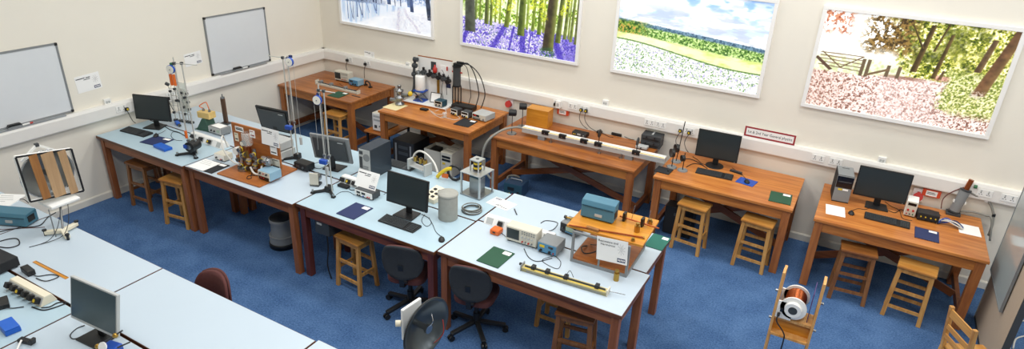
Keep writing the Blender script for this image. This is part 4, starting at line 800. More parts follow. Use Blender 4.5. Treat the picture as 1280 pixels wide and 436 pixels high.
def strip(label, q0, q1, z, n, plugs, sloped=True):
    a, b = PZ(*q0, z), PZ(*q1, z); e = b-a; an = math.atan2(e.y, e.x); L = e.length
    t = thing('socket_strip', label, 'socket strip', a, an, 'bench socket strips'); part('housing', MB().prism([(0, 0), (.13, 0), (.10, .075), (.045, .075)], 0, L, 'X'), 'cream' if sloped == 2 else 'white', t, .004)
    for i in range(n):
        x = L*(i+.5)/n; q = MB(); q.M = Matrix.Translation((x, .0225, .0375)) @ Matrix.Rotation(-R(30.9), 4, 'X'); part('socket_plate', q.b2(-.036, .036, -.003, 0, -.032, .032), 'lgrey', t)
        if plugs and plugs[i % len(plugs)]:
            pm = plugs[i % len(plugs)]; q = MB(); q.M = Matrix.Translation((x, .0225, .0375)) @ Matrix.Rotation(-R(30.9), 4, 'X'); pg = part('plug', q.prism([(-.024, -.022), (.024, -.022), (.02, .024), (-.02, .024)], -.043, -.003), 'black', t, .004)
            if pm == 'y': q = MB(); q.M = Matrix.Translation((x, .0225, .0375)) @ Matrix.Rotation(-R(30.9), 4, 'X'); part('plug_label', q.cyl((0, -.043, 0), (0, -.0445, 0), .014, n=12), 'yellow', pg)
    return t
strip('white socket strip along the far-left back row', (236, 173), (277, 187), ZB, 4, ['k', 'k', 'y', None])
strip('white socket strip behind the oscilloscope', (604, 279), (689, 305), ZB, 6, [None, 'k', 'k', None, 'k', 'k'])
strip('cream six-way socket strip with black plugs on the nearest bench', (8, 361), (50.6, 384.5), ZB, 6, ['k', 'k', 'y', 'k', 'k', 'y'], 2)
# ------------------------------------------------------------------ vacuum gear on the brown board
x0, x1, y0, y1 = 2.236, 2.905, -3.99, -3.42
t = thing('vacuum_board', 'brown wooden base and upright board carrying brass and glass vacuum gear', 'apparatus', ((x0+x1)/2, (y0+y1)/2, ZB), R(2)); W, D = (x1-x0)/2, (y1-y0)/2
part('base_board', MB().b2(-W, W, -D, D, 0, .018), 'board_brown', t, .003)
up = part('upright_board', MB().b2(-W-.06, W+.0, .05, .07, .018, .52), 'board_brown', t, .003)
for k, (a, b, c, d, m_) in enumerate(((-.33, -.20, .43, .49, 'paper'), (-.36, -.30, .30, .40, 'cream'), (-.10, -.02, .40, .49, 'paper'), (.20, .30, .26, .37, 'paper'), (.20, .32, .09, .21, 'beige'))):
    o = part('board_label', MB().b2(a, b, .046, .05, c, d), m_, t); part('label_print', MB().b2(a+.01, b-.01, .045, .046, c+.02, c+.035).b2(a+.01, b-.02, .045, .046, d-.02, d-.012), 'padred' if k == 2 else 'dgrey', o)
gauge = part('gauge', MB().cyl((-.22, .05, .30), (-.22, .015, .30), .032, n=20), 'dgrey', t); part('gauge_face', MB().cyl((-.22, .015, .30), (-.22, .013, .30), .027, n=20), 'dial', gauge)
part('clear_flask', MB().lathe([(.012, .29), (.02, .30), (.055, .32), (.06, .36), (.058, .46), (.05, .47), (.045, .47)], (-.10, 0, 0), 20), 'acrylic_clear', t)
part('flask_neck', MB().cyl((-.10, 0, .16), (-.10, 0, .30), .028, n=16), 'copper', t)
q = MB(); pts = [((-.26, 0, .10), (.20, 0, .20)), ((-.10, -.02, .05), (-.10, -.02, .26)), ((.02, -.02, .08), (.02, -.02, .30)), ((-.2, -.03, .02), (-.2, -.03, .24)), ((.12, -.01, .1), (.12, -.01, .24))]
for k, (a, b) in enumerate(pts): part('pipe', MB().cyl(a, b, .018, n=14), ('steel', 'brass', 'steel', 'chrome', 'brass')[k], t)
for k, (x, y, z) in enumerate(((-.26, -.02, .11), (-.14, -.04, .20), (-.06, -.05, .14), (.02, -.05, .24), (.09, -.04, .17), (.02, -.04, .10), (-.2, -.06, .05), (-.1, -.07, .05), (.16, -.03, .21), (-.18, -.05, .26))):
    A = (Vector((0, 1, 0)), Vector((1, 0, .3)), Vector((.1, 0, 1)))[k % 3].normalized(); p_ = Vector((x, y, z))
    v_ = part('valve', MB().cyl(p_-A*.03, p_+A*.03, .026, n=14), ('chrome', 'steel', 'alu')[k % 3], t); part('stem', MB().cyl(p_, p_+Vector((.01, -.045, .012)), .009, n=8), 'dgrey', v_)
    part('clamp_ring', MB().cyl(p_+A*.008, p_+A*.017, .030, n=14), 'yellow', v_)
part('end_flange', MB().cyl((.20, -.02, .20), (.235, -.02, .205), .055, n=22).cyl((.235, -.02, .205), (.25, -.02, .205), .03, n=16), 'chrome', t)
part('white_cap', MB().cyl((-.28, -.04, .21), (-.28, .02, .21), .045, n=20), 'white', t)
part('pump_foot', MB().cyl((-.15, -.07, .018), (-.15, -.07, .045), .06, n=22), 'steel', t); part('pump_foot', MB().cyl((-.02, -.06, .018), (-.02, -.06, .04), .045, n=22), 'brass', t)
part('white_hose', MB().tube([(-.2, -.06, .06), (-.30, -.10, .12), (-.40, -.10, .24), (-.47, -.05, .32), (-.53, .02, .33), (-.56, .06, .26), (-.55, .08, .16)], .009, 8), 'cable_white', t)
part('clear_hose', MB().tube([(.12, -.03, .12), (.14, -.09, .05), (.06, -.10, .04), (.0, -.09, .10)], .012, 8), 'cable_white', t); part('lead', MB().tube([(.0, -.07, .03), (.05, -.14, .022), (.10, -.18, .022), (.08, -.22, .022), (.03, -.16, .022), (.1, -.1, .022)], .004), 'cable', t)
p = Vector((x0, y0, 0)); M_ = Matrix.Translation((2.80, -3.665, ZB+.37)) @ Matrix.Rotation(R(2), 4, 'Z') @ Matrix.Rotation(R(-4), 4, 'X')
card('experiment_card', 'white card fixed at the top right of the brown upright board', 'card', M_, .27, .20)
c, an, w_ = place((322.5, 223.5), (338.5, 229), ZB+.018, .17); inst('digital_meter', 'pale blue digital meter with red display on the brown board', 'meter', c, an, .19, .17, .115, 'psu_lblue', 'beige', [('disp', -.0, .035, .16, .035, 'black_gloss'), ('disp', -.03, .036, .07, .018, 'led'), ('knob', .05, .09, .012, 'dgrey'), ('knob', -.05, .09, .012, 'dgrey'), ('sock', .0, .09, 'red')])
c, an, w_ = place((342, 199), (364, 206), ZB, .2); c += Vector((-.15, .03, 0)); inst('meter_box', 'pale grey instrument box behind the brown upright board', 'instrument', c, an, .26, .22, .11, 'lgrey', 'white', [('disp', -.05, .07, .08, .03, 'dgrey'), ('knob', .06, .06, .012, 'black')])
inst('meter_box', 'upper pale grey instrument stacked behind the brown upright board', 'instrument', c+Vector((-.01, .0, .11)), an, .25, .21, .11, 'lgrey', 'beige', [('disp', -.05, .07, .08, .03, 'dgrey'), ('knob', .06, .06, .012, 'black')])
c, an, w_ = place((353, 213.5), (364, 217), ZB+.0, .1); 
c, an, w_ = place((358.5, 203.5), (379, 210.5), ZB, .2); t = inst('power_brick', 'black box at the foot of the pulley stand near the brown board', 'instrument', PZ(381, 211, ZB), an, .21, .13, .09, 'black', 'black_soft', [('knob', .05, .05, .014, 'dgrey'), ('disp', -.04, .05, .06, .03, 'dgrey')])
# ------------------------------------------------------------------ bench with the widescreen monitor
c = PZ(455, 207, ZB)
t = thing('computer_tower', 'black computer tower with vented rear panel on the back row', 'computer', (3.70, -2.96, ZB), R(2), None); w_, d, h = .17, .38, .37
part('case', MB().b2(-w_/2, w_/2, -d/2+.004, d/2, 0, h), 'tower_side', t, .004); part('rear_panel', MB().b2(-w_/2+.006, w_/2-.006, -d/2, -d/2+.004, .006, h-.006), 'lgrey', t)
part('fan_grille', MB().cyl((.03, -d/2, h-.10), (.03, -d/2-.004, h-.10), .045, n=22), 'grey', t); part('psu_inlet', MB().b2(-.07, -.02, -d/2-.003, -d/2, h-.07, h-.03), 'dgrey', t)
for k in range(6): part('slot_cover', MB().b2(-.06, .05, -d/2-.003, -d/2, .04+k*.022, .054+k*.022), 'grey', t)
part('port_block', MB().b2(-.07, -.03, -d/2-.004, -d/2, h-.24, h-.10), 'dgrey', t)
c, an, w_ = place((443, 243.5), (467, 251.5), ZB, .12); inst('digital_meter', 'white two-display meter under the card beside the navy folder', 'meter', c, an, .25, .13, .085, 'dgrey', 'white', [('disp', -.07, .055, .05, .022, 'black_gloss'), ('disp', .0, .055, .05, .022, 'black_gloss'), ('sock', -.08, .025, 'black'), ('sock', -.05, .025, 'black'), ('sock', .0, .025, 'blue'), ('sock', .06, .03, 'red'), ('sock', .085, .03, 'red')])
t = strip('white socket strip with black plugs beside the two-display meter', (424, 228), (446, 235.5), ZB, 3, ['k', 'y', 'k'])
c, an, w_ = place((418, 232), (437, 238), ZB, .06); t = thing('power_adapter', 'flat black power adapter in front of the socket strip near the navy folder', 'adapter', c, an); part('body', MB().b2(-.07, .07, -.03, .03, 0, .03), 'black', t, .006); part('lead', MB().tube([(.07, 0, .015), (.12, -.02, .005), (.16, .01, .005)], .004), 'cable', t)
c = PZ(560, 272, ZB); t = thing('metal_canister', 'grey concrete-textured cylinder with lid on the front bench', 'canister', c); part('body', MB().lathe([(.0, 0), (.098, 0), (.1, .004), (.1, .262)], n=32), 'concrete', t); part('lid', MB().lathe([(.102, .262), (.106, .266), (.106, .283), (.10, .29), (.0, .29)], n=32), 'concrete', t)
part('lid_seam', MB().torus((0, 0, .262), .1, .0025, 32, 6), 'dgrey', t)
c = PZ(591, 263, ZB); t = thing('cable_coil', 'coil of grey cable on the bench beside the metal cage', 'cable', c); q = []
for k in range(6): o = part('loop', MB().torus((random.uniform(-.015, .015), random.uniform(-.015, .015), .006+k*.008), .105-.008*(k % 3), .005, 28, 6), 'cable_grey' if k % 2 else 'cable', t)
P = [PZ(*q_, ZB) for q_ in ((574, 242), (598.6, 250.7), (618, 240.6))]; e = P[1]-P[0]; an = math.atan2(e.y, e.x); c = (P[0]+P[2])/2; a = .135
t = thing('metal_cage', 'square metal plate cage with yellow coil on the back-row bench', 'apparatus', c, an); part('base_plate', MB().b2(-a, a, -a, a, 0, .018), 'steel', t, .002); part('upper_plate', MB().b2(-a, a, -a, a, .27, .282), 'alu', t, .002)
for sx in (-1, 1):
    for sy in (-1, 1): part('post', MB().b2(sx*(a-.012)-.009, sx*(a-.012)+.009, sy*(a-.012)-.009, sy*(a-.012)+.009, .018, .27), 'alu', t); part('top_post', MB().b2(sx*.055-.006, sx*.055+.006, sy*.055-.006, sy*.055+.006, .282, .405), 'alu', t)
part('top_plate', MB().b2(-.062, .062, -.062, .062, .405, .417), 'alu', t); part('top_hole', MB().cyl((0, 0, .417), (0, 0, .4185), .02, n=16), 'dgrey', t)
co = part('yellow_coil', MB().cyl((0, 0, .305), (0, 0, .385), .045, n=22), 'yellow', t); part('coil_flange', MB().cyl((0, 0, .295), (0, 0, .305), .05, n=22).cyl((0, 0, .385), (0, 0, .393), .05, n=22), 'black', co); part('coil_band', MB().cyl((0, 0, .33), (0, 0, .36), .0462, n=22), 'black_soft', co)
part('inner_block', MB().b2(-.07, .06, -.05, .07, .018, .20), 'steel', t, .004); part('inner_cap', MB().prism([(-.07, .20), (.06, .20), (.03, .25), (-.04, .25)], -.05, .07), 'teal_dark', t)
c, an, w_ = place((534, 247), (548, 258), ZB, .18); t = thing('key_unit', 'cream sloping key unit with black keys behind the grey cylinder', 'instrument', PZ(538, 250, ZB)+Vector((.02, .06, 0)), R(-10)); part('housing', MB().prism([(-.11, 0), (.11, 0), (.11, .10), (-.11, .05)], -.09, .09, 'X'), 'cream', t, .005)
for i in range(2):
    for j in range(3): q = MB(); yy = -.07+j*.055; part('key', q.box((-.035+i*.07, yy, .05+(yy+.11)/.22*.05+.006), (.035, .03, .012)), 'black', t, .003)
c = PZ(556, 230, ZB); t = thing('yellow_clamp', 'yellow and black curved clamp behind the grey cylinder', 'clamp', c+Vector((.0, .10, 0)), R(10)); part('handle', MB().tube([(-.16, 0, .02), (-.12, 0, .07), (-.04, 0, .14), (.02, 0, .16)], .022, 8), 'yellow', t); part('ring', MB().torus((.05, .03, .10), .085, .016, 24, 8, 'Y'), 'black', t); part('trigger', MB().b2(-.10, -.02, -.01, .01, .03, .08), 'orange', t, .004)
c = PZ(525, 215.5, ZB); t = thing('brass_knob_rig', 'grey bracket rig with brass knobs and white arched tube', 'apparatus', c, R(-8)); 
for x in (-.14, .13): part('side_plate', MB().b2(x-.012, x+.012, -.06, .06, 0, .15), 'lgrey', t, .003)
part('shelf', MB().b2(-.14, .13, -.05, .05, .06, .07), 'lgrey', t); part('cross_rod', MB().cyl((-.14, 0, .13), (.13, 0, .13), .008, n=8), 'steel', t)
for x in (-.07, .02, .09): o = part('knob', MB().cyl((x, 0, .13), (x, 0, .185), .026, n=16), 'brass', t); part('knob_top', MB().cyl((x, 0, .185), (x, 0, .20), .013, n=12), 'dgrey', o)
part('arched_tube', MB().tube([(-.17, .05, .06), (-.15, .06, .17), (-.06, .07, .235), (.06, .07, .22), (.18, .06, .15), (.25, .04, .06)], .012, 8), 'cable_white', t)
# ------------------------------------------------------------------ right end of the island
c, an, w_ = place((612, 292), (622.5, 295.5), ZB, .1); inst('orange_box', 'small orange box with black symbol on the front bench', 'box', c, an, .10, .10, .055, 'orange', 'orange', [('disp', 0, .03, .03, .015, 'black')], feet=False, bev=.012)
def scope(label, c, an, w_, h, d):
    t = thing('oscilloscope', label, 'oscilloscope', c, an, 'benchtop oscilloscopes'); z0 = .015
    part('case', MB().b2(-w_/2, w_/2, -d/2+.006, d/2, z0, h), 'beige', t, .008); part('front_panel', MB().b2(-w_/2+.005, w_/2-.005, -d/2, -d/2+.008, z0+.005, h-.005), 'beige', t); y = -d/2
    s_ = part('screen_bezel', MB().b2(-w_*.46, -w_*.06, y-.004, y, z0+.03, h-.02), 'dgrey', t); part('screen', MB().b2(-w_*.43, -w_*.09, y-.0055, y-.004, z0+.038, h-.028), 'screen', s_)
    for i in range(4):
        part('knob', MB().cyl((w_*(.05+.105*i), y, h*.55), (w_*(.05+.105*i), y-.015, h*.55), .0095, n=12), 'lgrey', t); part('input_socket', MB().cyl((w_*(.06+.1*i), y, z0+.028), (w_*(.06+.1*i), y-.016, z0+.028), .008, n=10), ('red', 'steel', 'red', 'steel')[i], t)
    q = MB()
    for i in range(6):
        for j in range(2): q.box((w_*(.04+.075*i), y-.003, h*(.88-.13*j)), (.012, .006, .008))
    o = part('buttons', q, 'grey', t); o['kind'] = 'stuff'
    for sx in (-1, 1): part('foot', MB().b2(sx*w_*.4-.015, sx*w_*.4+.015, -d/2+.01, d/2-.01, 0, z0), 'dgrey', t)
    return t
c, an, w_ = place((632.5, 300.5), (669, 311.5), ZB, .13); scope('beige oscilloscope on the front bench beside the blue power supply', c, an, .33, .17, .13)
c, an, w_ = place((673, 315), (693, 321.5), ZB, .2); inst('power_supply', 'grey power supply with blue front beside the beige oscilloscope', 'power supply', c, an, .20, .20, .115, 'grey', 'psu_blue', [('disp', -.05, .08, .05, .025, 'yellow'), ('knob', .03, .035, .014, 'black'), ('knob', -.06, .035, .014, 'black'), ('sock', .07, .035, 'red'), ('sock', .05, .08, 'black'), ('disp', .04, .085, .05, .02, 'dgrey')])
c, an, w_ = place((694, 292), (714, 300), ZB, .18); inst('power_supply', 'grey-black supply box with green display behind the orange shelf unit', 'power supply', c+Vector((.02, .05, 0)), an, .19, .17, .12, 'grey', 'black', [('disp', .02, .07, .09, .045, 'lcd'), ('disp', .02, .035, .10, .012, 'psu_blue'), ('knob', -.06, .06, .012, 'dgrey')]); cc, ca = c+Vector((.02, .05, .12)), an
t = thing('brass_fitting', 'brass clamp fitting on top of the grey-black supply box', 'fitting', cc, ca); part('rod', MB().cyl((-.08, 0, .02), (.06, .02, .02), .009, n=10), 'brass', t); part('knob', MB().cyl((-.10, 0, .02), (-.08, 0, .02), .018, n=12), 'dgrey', t); part('block', MB().b2(-.02, .03, -.02, .03, 0, .035), 'brass', t, .003)
# shelf unit
c = Vector(((6.435+6.957)/2, (-3.43-2.87)/2, ZB)); W, D, H = .262, .28, .345
t = thing('shelf_unit', 'orange wooden two-tier shelf on grey metal frame at the bench end', 'shelf', c, R(2.5)); part('top_board', MB().b2(-.35, .37, -.25, .28, H-.025, H), 'boxwood', t, .004); part('lower_board', MB().b2(-W, W, -D, D, .03, .045), 'board_brown', t)
for sx in (-1, 1):
    for sy in (-1, 1): part('frame_post', MB().b2(sx*W-.011, sx*W+.011, sy*D-.011, sy*D+.011, 0, H-.025), 'grey', t)
    part('frame_rail', MB().b2(sx*W-.012, sx*W+.012, -D+.014, D-.014, .0, .03), 'grey', t)
for y in (-D, D): part('frame_rail', MB().b2(-W+.011, W-.011, y-.010, y+.010, 0, .03), 'grey', t); part('frame_rail', MB().b2(-W+.011, W-.011, y-.010, y+.010, H-.045, H-.025), 'grey', t)
part('middle_post', MB().b2(-.008, .008, -D-.008, -D+.008, .03, H-.045), 'grey', t)
def teal(label, c, an, w_=.36, d=.15, h=.17, sock='black'):
    t = thing('teal_instrument', label, 'instrument', c, an, 'teal sloping-case instruments'); z = .012
    part('lower_case', MB().prism([(-d/2, z), (d/2, z), (d/2, h*.82), (-d/2+.012, h*.68)], -w_/2, w_/2, 'X'), 'teal', t, .006); part('lid', MB().prism([(-d/2+.008, h*.68), (d/2, h*.82), (d/2-.01, h), (-d/2+.03, h*.92)], -w_/2-.004, w_/2+.004, 'X'), 'teal', t, .005)
    part('name_plate', MB().b2(-.02, .05, -d/2-.002, -d/2+.01, z+.03, z+.055), 'lgrey', t); part('seam', MB().b2(-w_/2+.01, w_/2-.01, -d/2+.004, -d/2+.012, h*.64, h*.67), 'teal_dark', t); part('end_socket', MB().b2(w_/2-.002, w_/2+.004, -.04, .04, z+.03, z+.09), sock, t)
    for sx in (-1, 1): part('foot', MB().b2(sx*w_*.4-.015, sx*w_*.4+.015, -d/2+.01, d/2-.01, 0, z), 'black', t)
    return t
top = ZB+H
c, an, w_ = place((725, 270.5), (765.5, 281), top, .15); teal('teal instrument case on the orange shelf unit', c, an, w_, .15, .19)
t = thing('copper_rod', 'long copper rod lying along the front of the orange shelf top', 'rod', (0, 0, 0)); a_, b_ = PZ(711, 281, top+.012), PZ(806, 297, top+.012); t.location = a_; e = b_-a_; part('rod', MB().cyl((0, 0, 0), e, .008, n=10), 'copper', t); part('holder', MB().box(e*.32+Vector((0, 0, .0)), (.12, .035, .024)), 'slat_dark', t); part('end_cap', MB().cyl(e*.98, e*1.0, .013, n=10), 'brass', t)
a_, b_ = PZ(775, 270, top+.03), PZ(824, 285.5, top+.03); e = b_-a_; t = thing('clamped_rod', 'second copper rod held in two black clamps at the shelf back', 'rod', a_-Vector((0, 0, .03))); part('rod', MB().cyl((0, 0, .03), e+Vector((0, 0, .03)), .008, n=10), 'copper', t)
for k in (.12, .58): part('clamp', MB().b2(-.012, .012, -.03, .03, 0, .085), 'black', t, .003).location = e*k
for k in (.3, .7): part('pointer', MB().cyl(e*k+Vector((0, 0, .03)), e*k+Vector((.01, .02, .17)), .003, n=6), 'chrome', t)
def weight(label, u, v, z, h=.085, r=.021):
    c = PZ(u, v, z); t = thing('brass_weight', label, 'weight', c, 0, 'small brass weights'); part('body', MB().cyl((0, 0, 0), (0, 0, h*.7), r, n=16), 'brass', t); part('neck', MB().cyl((0, 0, h*.7), (0, 0, h*.82), r*.45, n=10), 'brass', t); part('knob', MB().cyl((0, 0, h*.82), (0, 0, h), r*.7, n=12), 'brass', t)
weight('brass weight standing on the front bench right of the card', 770, 350, ZB, .11, .025); weight('brass weight on the orange shelf top beside black clamps', 796, 289.5, top, .09, .026); weight('short brass weight at the right corner of the orange shelf', 812, 279.5, top, .05, .026)
weight('tiny brass weight at the front edge of the orange shelf', 791, 301, top, .03, .018)
t = thing('black_leads', 'bundle of black leads on the lower tier of the shelf unit', 'cable', (6.63, -3.25, ZB+.045)); part('lead', MB().tube([(-.14, .06, .006), (-.16, -.03, .03), (-.10, -.1, .02), (-.02, -.04, .03), (.04, .04, .08), (.03, .10, .12)], .006), 'cable', t); part('lead', MB().tube([(-.12, .10, .006), (-.05, .05, .05), (.03, .02, .10), (.05, -.05, .13)], .005), 'cable', t); part('lead', MB().tube([(-.02, .10, .006), (.03, .06, .1), (.06, .02, .15)], .004), 'cable_red', t)
# brass track
a_, b_ = PZ(651.4, 338.5, ZB), PZ(757.4, 370.5, ZB); e = b_-a_; L = e.length; an = math.atan2(e.y, e.x)
t = thing('brass_track', 'long narrow brass-topped track on the front edge of the right bench', 'track', a_, an); part('base', MB().b2(0, L, 0, .075, 0, .03), 'track_base', t, .003); part('brass_top', MB().b2(.0, L, .004, .071, .03, .036), 'track_top', t); part('rail', MB().b2(.02, L-.02, .03, .04, .036, .05), 'dgrey', t); part('front_channel', MB().b2(.05, L-.05, -.002, .0, .008, .02), 'grey', t)
part('scale_strip', MB().b2(.02, L-.02, .010, .020, .036, .0375), 'yellow', t); part('end_plate', MB().b2(-.008, 0, -.004, .08, 0, .06), 'grey', t); part('end_plate', MB().b2(L, L+.01, -.004, .08, 0, .06), 'beige', t); part('end_knob', MB().cyl((-.008, .04, .045), (-.035, .04, .045), .014, n=12), 'black', t); part('pull_rod', MB().cyl((L+.01, .04, .035), (L+.15, .055, .035), .004, n=8), 'chrome', t)
for k in (.13, .30, .52, .88): part('carriage', MB().b2(L*k-.018, L*k+.018, .012, .062, .036, .07), 'black', t, .003)
part('wire', MB().tube([(L*.52, .04, .07), (L*.55, .06, .11), (L*.6, .05, .06)], .0025), 'cable', t)
cable('black test lead between oscilloscope and power supply', [(655, 311), (661, 322), (672, 327), (690, 323)], ZB); cable('thin dark lead looping in front of the power supply', [(692, 320), (678, 325), (684, 331), (697, 336), (701, 328), (695, 321)], ZB, .003)
cable('black cable looping behind the oscilloscope', [(676, 279), (683, 276), (697, 279), (690, 288), (676, 289)], ZB); cable('small dark lead beside the orange box', [(626, 291), (630, 294), (634, 298)], ZB, .003)
t = tag(part('screwdriver', MB().cyl(PZ(643, 261, ZB+.006), PZ(646, 268, ZB+.006), .006, n=8), 'dgrey'), 'small dark pen-like tool on the back-row bench beside the flat card', 'tool')
cable('thin black cord between the widescreen monitor and grey cylinder', [(536, 272), (539, 279), (533, 283), (527, 276), (531, 268)], ZB, .003); cable('dark lead from the two-display meter', [(480, 243), (486, 240), (489, 244)], ZB, .003)
cable('black lead near the white-faced pulley stand', [(420, 244), (427, 240), (436, 240), (443, 244)], ZB, .003); cable('black cable running along the bench joint', [(366, 208), (380, 212), (398, 217), (416, 222)], ZB, .006)
cable('thin black cable on the far-left bench', [(206, 158), (214, 163), (224, 166), (234, 172)], ZB, .005); cable('looped black lead beside the drum on the far-left bench', [(226, 167), (217, 165), (214, 170), (219, 175), (228, 176)], ZB, .003)
cable('thin dark leads behind the rear-facing monitor', [(390, 206), (399, 203), (407, 207), (399, 211), (392, 209)], ZB, .003)
# ------------------------------------------------------------------ corner table
c, an, w_ = place((412.5, 100.5), (434, 105), ZW, .14); scope('small oscilloscope on the corner table', c+Vector((.02, .05, 0)), an, .30, .17, .13)
c, an, w_ = place((434.5, 106), (449, 109.5), ZW, .15); inst('power_supply', 'blue power supply on the corner table beside the oscilloscope', 'power supply', c, an, .20, .15, .11, 'psu_lblue', 'psu_blue', [('knob', .05, .04, .014, 'black'), ('knob', 0, .04, .014, 'black'), ('disp', -.04, .08, .07, .03, 'dgrey'), ('sock', -.06, .035, 'red')])
a_, b_ = PZ(395, 105.5, ZW), PZ(446, 118, ZW); e = b_-a_; L = e.length
t = thing('grey_track', 'long grey-green track lying across the corner table', 'track', a_, math.atan2(e.y, e.x)); part('base', MB().b2(0, L, 0, .07, 0, .035), 'beige', t, .003); part('rail', MB().b2(.02, L-.02, .025, .04, .035, .048), 'dgrey', t); part('end_plate', MB().b2(-.01, 0, -.005, .075, 0, .075), 'beige', t); part('end_plate', MB().b2(L, L+.01, -.005, .075, 0, .06), 'beige', t)
for k in (.1, .35, .7): part('carriage', MB().b2(L*k-.02, L*k+.02, .005, .065, .035, .075), 'grey', t, .003)
part('scale_strip', MB().b2(.02, L-.02, .045, .06, .035, .0365), 'brass', t)
c = PZ(460, 108, ZW); t = thing('lead_holder', 'black bridge-shaped holder at the right of the corner table', 'holder', c, R(-20)); part('arch', MB().tube([(-.08, 0, 0), (-.075, 0, .06), (-.03, 0, .085), (.04, 0, .08), (.075, 0, .05), (.08, 0, 0)], .012, 8), 'black', t); part('foot', MB().b2(-.10, -.06, -.03, .03, 0, .02), 'black', t, .004); part('foot', MB().b2(.06, .10, -.03, .03, 0, .02), 'black', t, .004)
cable('thin dark leads on the corner table', [(424, 104), (430, 109), (438, 112), (446, 112), (452, 106)], ZW, .003); tag(part('metal_rule', MB().beam(PZ(440, 119, ZW+.004), PZ(450, 121.5, ZW+.004), .02, .006), 'dgrey'), 'short dark metal rule near the front corner of the corner table', 'ruler')
# ------------------------------------------------------------------ vacuum line table
bx0, bx1, by = 2.35, 2.96, -.33
t = thing('vacuum_line', 'glass and steel vacuum line on a white backboard', 'apparatus', ((bx0+bx1)/2, by, ZW), R(4)); W = (bx1-bx0)/2
part('backboard', MB().b2(-W, W, 0, .012, .012, .70), 'white', t); part('board_edge', MB().b2(-W, W, -.002, .014, .70, .712), 'board_brown', t); part('base_tray', MB().b2(-W-.12, W+.02, -.26, .02, 0, .03), 'white', t, .003); part('tray_edge', MB().b2(-W-.125, W+.025, -.27, -.26, 0, .022), 'board_brown', t)
for k, (a, b, c, d, m_) in enumerate(((-.07, .02, .52, .65, 'dgrey'), (.10, .28, .30, .62, 'paper'), (.20, .28, .28, .35, 'logo'))): part('board_label', MB().b2(a, b, -.004-.002*(k == 2), -.0005, c, d), m_, t)
part('diagram_line', MB().tube([(.12, -.006, .55), (.15, -.006, .52), (.19, -.006, .44), (.20, -.006, .36)], .003), 'ink', t)
part('column_pipe', MB().tube([(-W-.01, -.06, .68), (-W-.03, -.07, .5), (-W-.03, -.07, .3), (-W-.05, -.09, .15), (-W-.14, -.13, .07), (-W-.24, -.15, .06)], .022, 10), 'dgrey', t)
for x, z in ((-W, .66), (-W-.02, .56), (-W-.03, .42)): part('pipe_flange', MB().cyl((x-.035, -.065, z), (x+.035, -.065, z), .035, n=14), 'dgrey', t, .004)
part('bellows', MB().lathe([(.03, .33+k*.012) if k % 2 else (.04, .33+k*.012) for k in range(14)], (-W+.05, -.08, 0), 16), 'steel', t)
part('white_dewar', MB().lathe([(0, .20), (.07, .20), (.078, .215), (.078, .42), (.07, .435), (0, .435)], (-.20, -.11, 0), 24), 'white', t)
j = part('jack_stand', MB().b2(-.29, -.11, -.19, -.03, .185, .20), 'blue', t); part('jack_base', MB().b2(-.29, -.11, -.19, -.03, .03, .045), 'blue', j)
for y in (-.18, -.04):
    for s_ in (-1, 1): part('jack_link', MB().beam((-.20-.085*s_, y, .045), (-.20+.085*s_, y, .185), .012, .02, (0, 1, 0)), 'steel', j)
part('jack_knob', MB().cyl((-.20, -.19, .115), (-.20, -.23, .115), .018, n=12), 'black', j)
part('manifold', MB().cyl((-.20, -.06, .47), (.30, -.06, .40), .018, n=12), 'dgrey', t)
for k, (x, z) in enumerate(((-.17, .48), (-.06, .46), (.02, .45), (.11, .44), (.19, .43), (.27, .40))): v_ = part('valve', MB().cyl((x, -.10, z), (x, -.02, z), .034, n=14), 'black' if k % 2 else 'dgrey', t); part('valve_knob', MB().cyl((x, -.06, z+.03), (x, -.06, z+.075), .02, n=12), 'black', v_)
part('red_flask', MB().lathe([(.0, 0), (.03, .0), (.034, .02), (.034, .07), (.015, .09), (.012, .12), (0, .12)], (.03, -.05, .50), 16), 'red', t); part('red_stopper', MB().cyl((.24, -.04, .56), (.24, -.04, .62), .012, n=10), 'red', t)
part('brass_tube', MB().cyl((.10, -.07, .20), (.10, -.07, .42), .022, n=14), 'brass', t); part('wire', MB().tube([(.19, -.07, .40), (.18, -.10, .28), (.20, -.10, .15), (.22, -.09, .03)], .004), 'cable', t); part('wire', MB().tube([(.27, -.05, .5), (.26, -.09, .35), (.27, -.1, .2)], .004), 'cable', t)
# black heater column at right of the board
c = PZ(568.5, 130, ZW); t = thing('heater_column', 'tall dark cylinder on legs with black hoses beside the white backboard', 'apparatus', (3.06, -.33, ZW), R(4))
part('cylinder', MB().cyl((0, 0, .36), (0, 0, .64), .06, n=22), 'dgrey', t); part('top_cap', MB().cyl((0, 0, .64), (0, 0, .66), .068, n=22), 'black', t); part('valve_block', MB().b2(-.05, .09, -.03, .03, .66, .70).b2(.0, .12, -.015, .015, .70, .73), 'black', t, .004); part('lower_ring', MB().cyl((0, 0, .34), (0, 0, .36), .066, n=22), 'black', t)
for k, (x, y) in enumerate(((-.05, -.04), (.05, -.04), (-.05, .04), (.05, .04))): part('leg', MB().cyl((x, y, 0), (x, y, .34), .009, n=8), 'black', t)
part('red_tap', MB().cyl((-.08, 0, .56), (-.05, 0, .56), .012, n=8), 'red', t); part('red_tap', MB().cyl((.06, 0, .56), (.09, 0, .56), .012, n=8), 'red', t); part('foot_plate', MB().b2(-.08, .08, -.07, .07, 0, .012), 'black', t)
for k, (x1, z1) in enumerate(((.33, .36), (.43, .38), (.20, .3))): part('hose', MB().tube([(.07, 0, .70), (.07+x1*.35, .02, .71-.02*k), (x1*.85, .05, .55), (x1*1.05, .06, z1*.8), (x1, .05, .14), (x1*.95, .02, .06)], .008 if k < 2 else .005, 8), 'cable', t)
c, an, w_ = place((566, 134), (590, 139), ZW, .18); inst('flat_box', 'flat black instrument behind the twin panel meters', 'instrument', (3.20, -.34, ZW), R(4), .36, .17, .075, 'black', 'black', [('vent', 4)])
